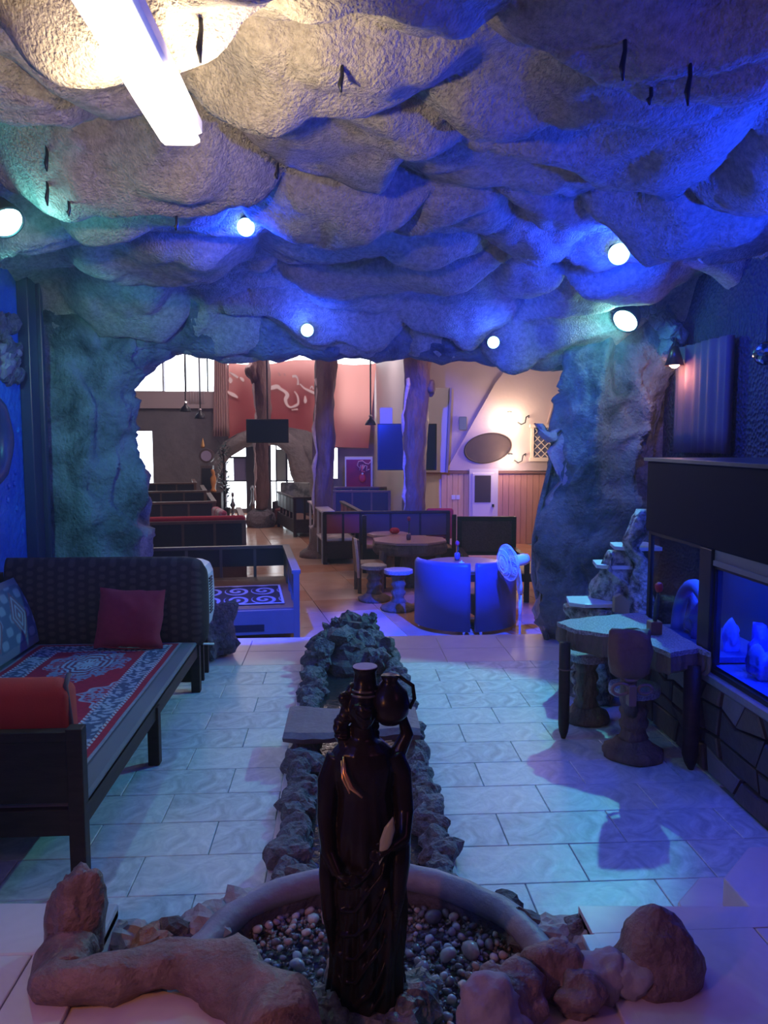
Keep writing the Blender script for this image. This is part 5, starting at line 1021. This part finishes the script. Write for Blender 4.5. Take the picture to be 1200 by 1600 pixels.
# stools in the hall
trunk_stool('log_stool', 'log stool left of the octagonal table with a pale pebbled seat', X(583, 11.2), 11.0, ZH, .52, .24, .10, .19, terrazzo, seed=21)
trunk_stool('log_stool', 'log stool in front of the octagonal table beside the blue tub chairs', X(622, 10.45), 10.35, ZH, .56, .24, .095, .20, terrazzo, seed=25)
t = thing('log_chair', 'rustic log chair with a pale-edged plank back left of the octagonal table', 'chair', (X(565, 11.8), 11.7, ZH), math.radians(8)); MB().loft([[(x-.06*(z-.4), y, z) for x, y in ((-.10, -.22), (-.06, -.22), (-.06, .22), (-.10, .22))] for z in (.30, .55, .82)]).noise(.01, 8, 2).build('backrest', logend, t)
MB().tube([(-.10, -.23, .25), (-.12, -.24, .55), (-.14, -.22, .85)], .022, 8).noise(.008, 9, 1).build('pale_edge', palebark, t, smooth=True); MB().box(-.1, .32, -.2, .2, .40, .46, b=.01).build('seat', logend, t)
for a, b in ((-.07, -.17), (.28, -.17), (-.07, .17), (.28, .17)): MB().tube([(a, b, 0), (a, b, .41)], .03, 8).build('leg', bark, t)
# round table with wrap-round tub chairs
tx, ty = X(728, 9.5), 9.50; rt = thing('round_table', 'round brown-topped table hugged by two blue-lit tub chairs', 'table', (tx, ty, ZH))
MB().lathe([(.001, .735), (.53, .735), (.55, .75), (.55, .765), (.53, .775), (.001, .775)], 48).build('table_top', M('round_top', (.30, .13, .07), .3, bump=(40, .2, .003), var=(8, (.40, .20, .12))), rt, smooth=False); MB().lathe([(.28, 0), (.27, .03), (.05, .06), (.05, .70), (.2, .735)], 20).build('pedestal', black, rt, smooth=True)
tub = M('tub_vinyl', (.07, .07, .15), .42, bump=(30, .15, .005))
def arc(mb, r0, r1, a0, a1, z0, z1, n=20, rnd_=.04):
    rs = []
    for k in range(n+1):
        t = a0+(a1-a0)*k/n; e = .02*(1-abs(2*k/n-1)**8); c, s_ = math.cos(t), math.sin(t)
        rs.append([(r*c, r*s_, z) for r, z in ((r0, z0), (r1, z0), (r1, z1-.05), (r1-.02, z1-.012), ((r0+r1)/2, z1), (r0+.02, z1-.012), (r0, z1-.05))])
    return mb.loft(rs)
for lab, a0, a1 in (('left blue-lit tub chair curving round the round table', math.radians(186), math.radians(267)), ('right blue-lit tub chair curving round the round table beside the fan', math.radians(273), math.radians(352))):
    t = thing('tub_chair', lab, 'chair', (tx, ty, ZH)); arc(MB(), .56, .645, a0, a1, .05, .87).build('backrest', tub, t, smooth=True).data.polygons.foreach_set('use_smooth', [True]*0 or [True]*(7*20+2))
    am_ = (a0+a1)/2; arc(MB(), .20, .555, a0+.15, a1-.15, .18, .44).build('seat', tub, t)
    for a in (a0+.12, a1-.12): MB().lathe([(.018, 0), (.018, .05)], 10, (.60*math.cos(a), .60*math.sin(a), 0)).build('foot', M('chrome', ()), t)
# white pot and red stem
pq = G(721, 888, ZH+.775); pw_ = thing('white_pot', 'small white lidded pot on the round table', 'pot', (pq.x, pq.y, ZH+.775)); MB().lathe([(.02, 0), (.04, .015), (.048, .04), (.036, .065)], 20).build('body', M('china', (.8, .85, .88), .15), pw_, smooth=True); MB().lathe([(.038, .064), (.03, .075), (.008, .08), (.010, .09), (.001, .095)], 18).build('lid', M('china', ()), pw_, smooth=True)
flower('tall violet vase with a red bud standing behind the white pot', 716, 880, 9.75, ZH+.775, .22, (.5, .05, .1), 'vase')
# pedestal fan
fx, fy = X(817, 8.6), 8.6; fn = thing('pedestal_fan', 'white pedestal fan facing left at the edge of the step', 'fan', (fx, fy, ZH)); fwh = M('fan_white', (.85, .88, .92), .35)
MB().lathe([(.17, 0), (.17, .02), (.05, .045), (.02, .06)], 24).build('base', fwh, fn, smooth=True)
MB().tube([(0, 0, .05), (0, 0, .56)], .013, 10).build('pole', fwh, fn, smooth=True); MB().tube([(0, 0, .25), (-.002, 0, .56)], .02, 10).build('pole_sleeve', fwh, fn, smooth=True); MB().tube([(0, 0, .56), (-.01, 0, .64), (-.03, 0, .84), (-.05, 0, .90)], [.028, .034, .026, .03], 12).build('neck', fwh, fn, smooth=True)
hd_ = Vector((-.05, 0, .94)); ax = Vector((-.93, -.30, -.12)).normalized(); qf = ax.to_track_quat('Z', 'Y').to_matrix().to_4x4(); qf.translation = hd_
def fl_(mb): mb.v = [tuple(qf @ Vector(p)) for p in mb.v]; return mb
fl_(MB().lathe([(.02, -.15), (.055, -.145), (.066, -.10), (.068, .03), (.05, .06)], 20)).build('motor', fwh, fn, smooth=True)
gr = MB(); R_ = .21
for r, z in ((R_, .12), (R_, .105), (R_*.75, .165), (R_*.5, .175), (R_*.75, .065), (R_*.25, .18)): gr.tube([(r*math.cos(a), r*math.sin(a), z) for a in np.linspace(0, 2*math.pi, 33)], .004, 5)
for k in range(48):
    a = 2*math.pi*k/48; c, s_ = math.cos(a), math.sin(a); gr.tube([(.03*c, .03*s_, .18), (.6*R_*c, .6*R_*s_, .172), (R_*c, R_*s_, .115)], .0022, 4); gr.tube([(.05*c, .05*s_, .055), (.7*R_*c, .7*R_*s_, .062), (R_*c, R_*s_, .108)], .0022, 4)
fl_(gr).build('grille', fwh, fn); fl_(MB().lathe([(.001, .185), (.035, .182), (.038, .172)], 16)).build('badge', fwh, fn)
for k in range(3):
    a = 2.1*k; mb = MB(); rr = []
    for t in np.linspace(.12, 1, 8): w2 = .35*math.sin(math.pi*min(t+.1, 1)*.85)+.12; rr.append([(t*R_*.88*math.cos(a+s_*w2), t*R_*.88*math.sin(a+s_*w2), .115+s_*.03+o_) for s_, o_ in ((-1, 0), (0, .004), (1, 0), (0, -.004))])
    fl_(mb.loft(rr)).build('blade', M('fan_blade', (.45, .55, .75), .3), fn, smooth=True)
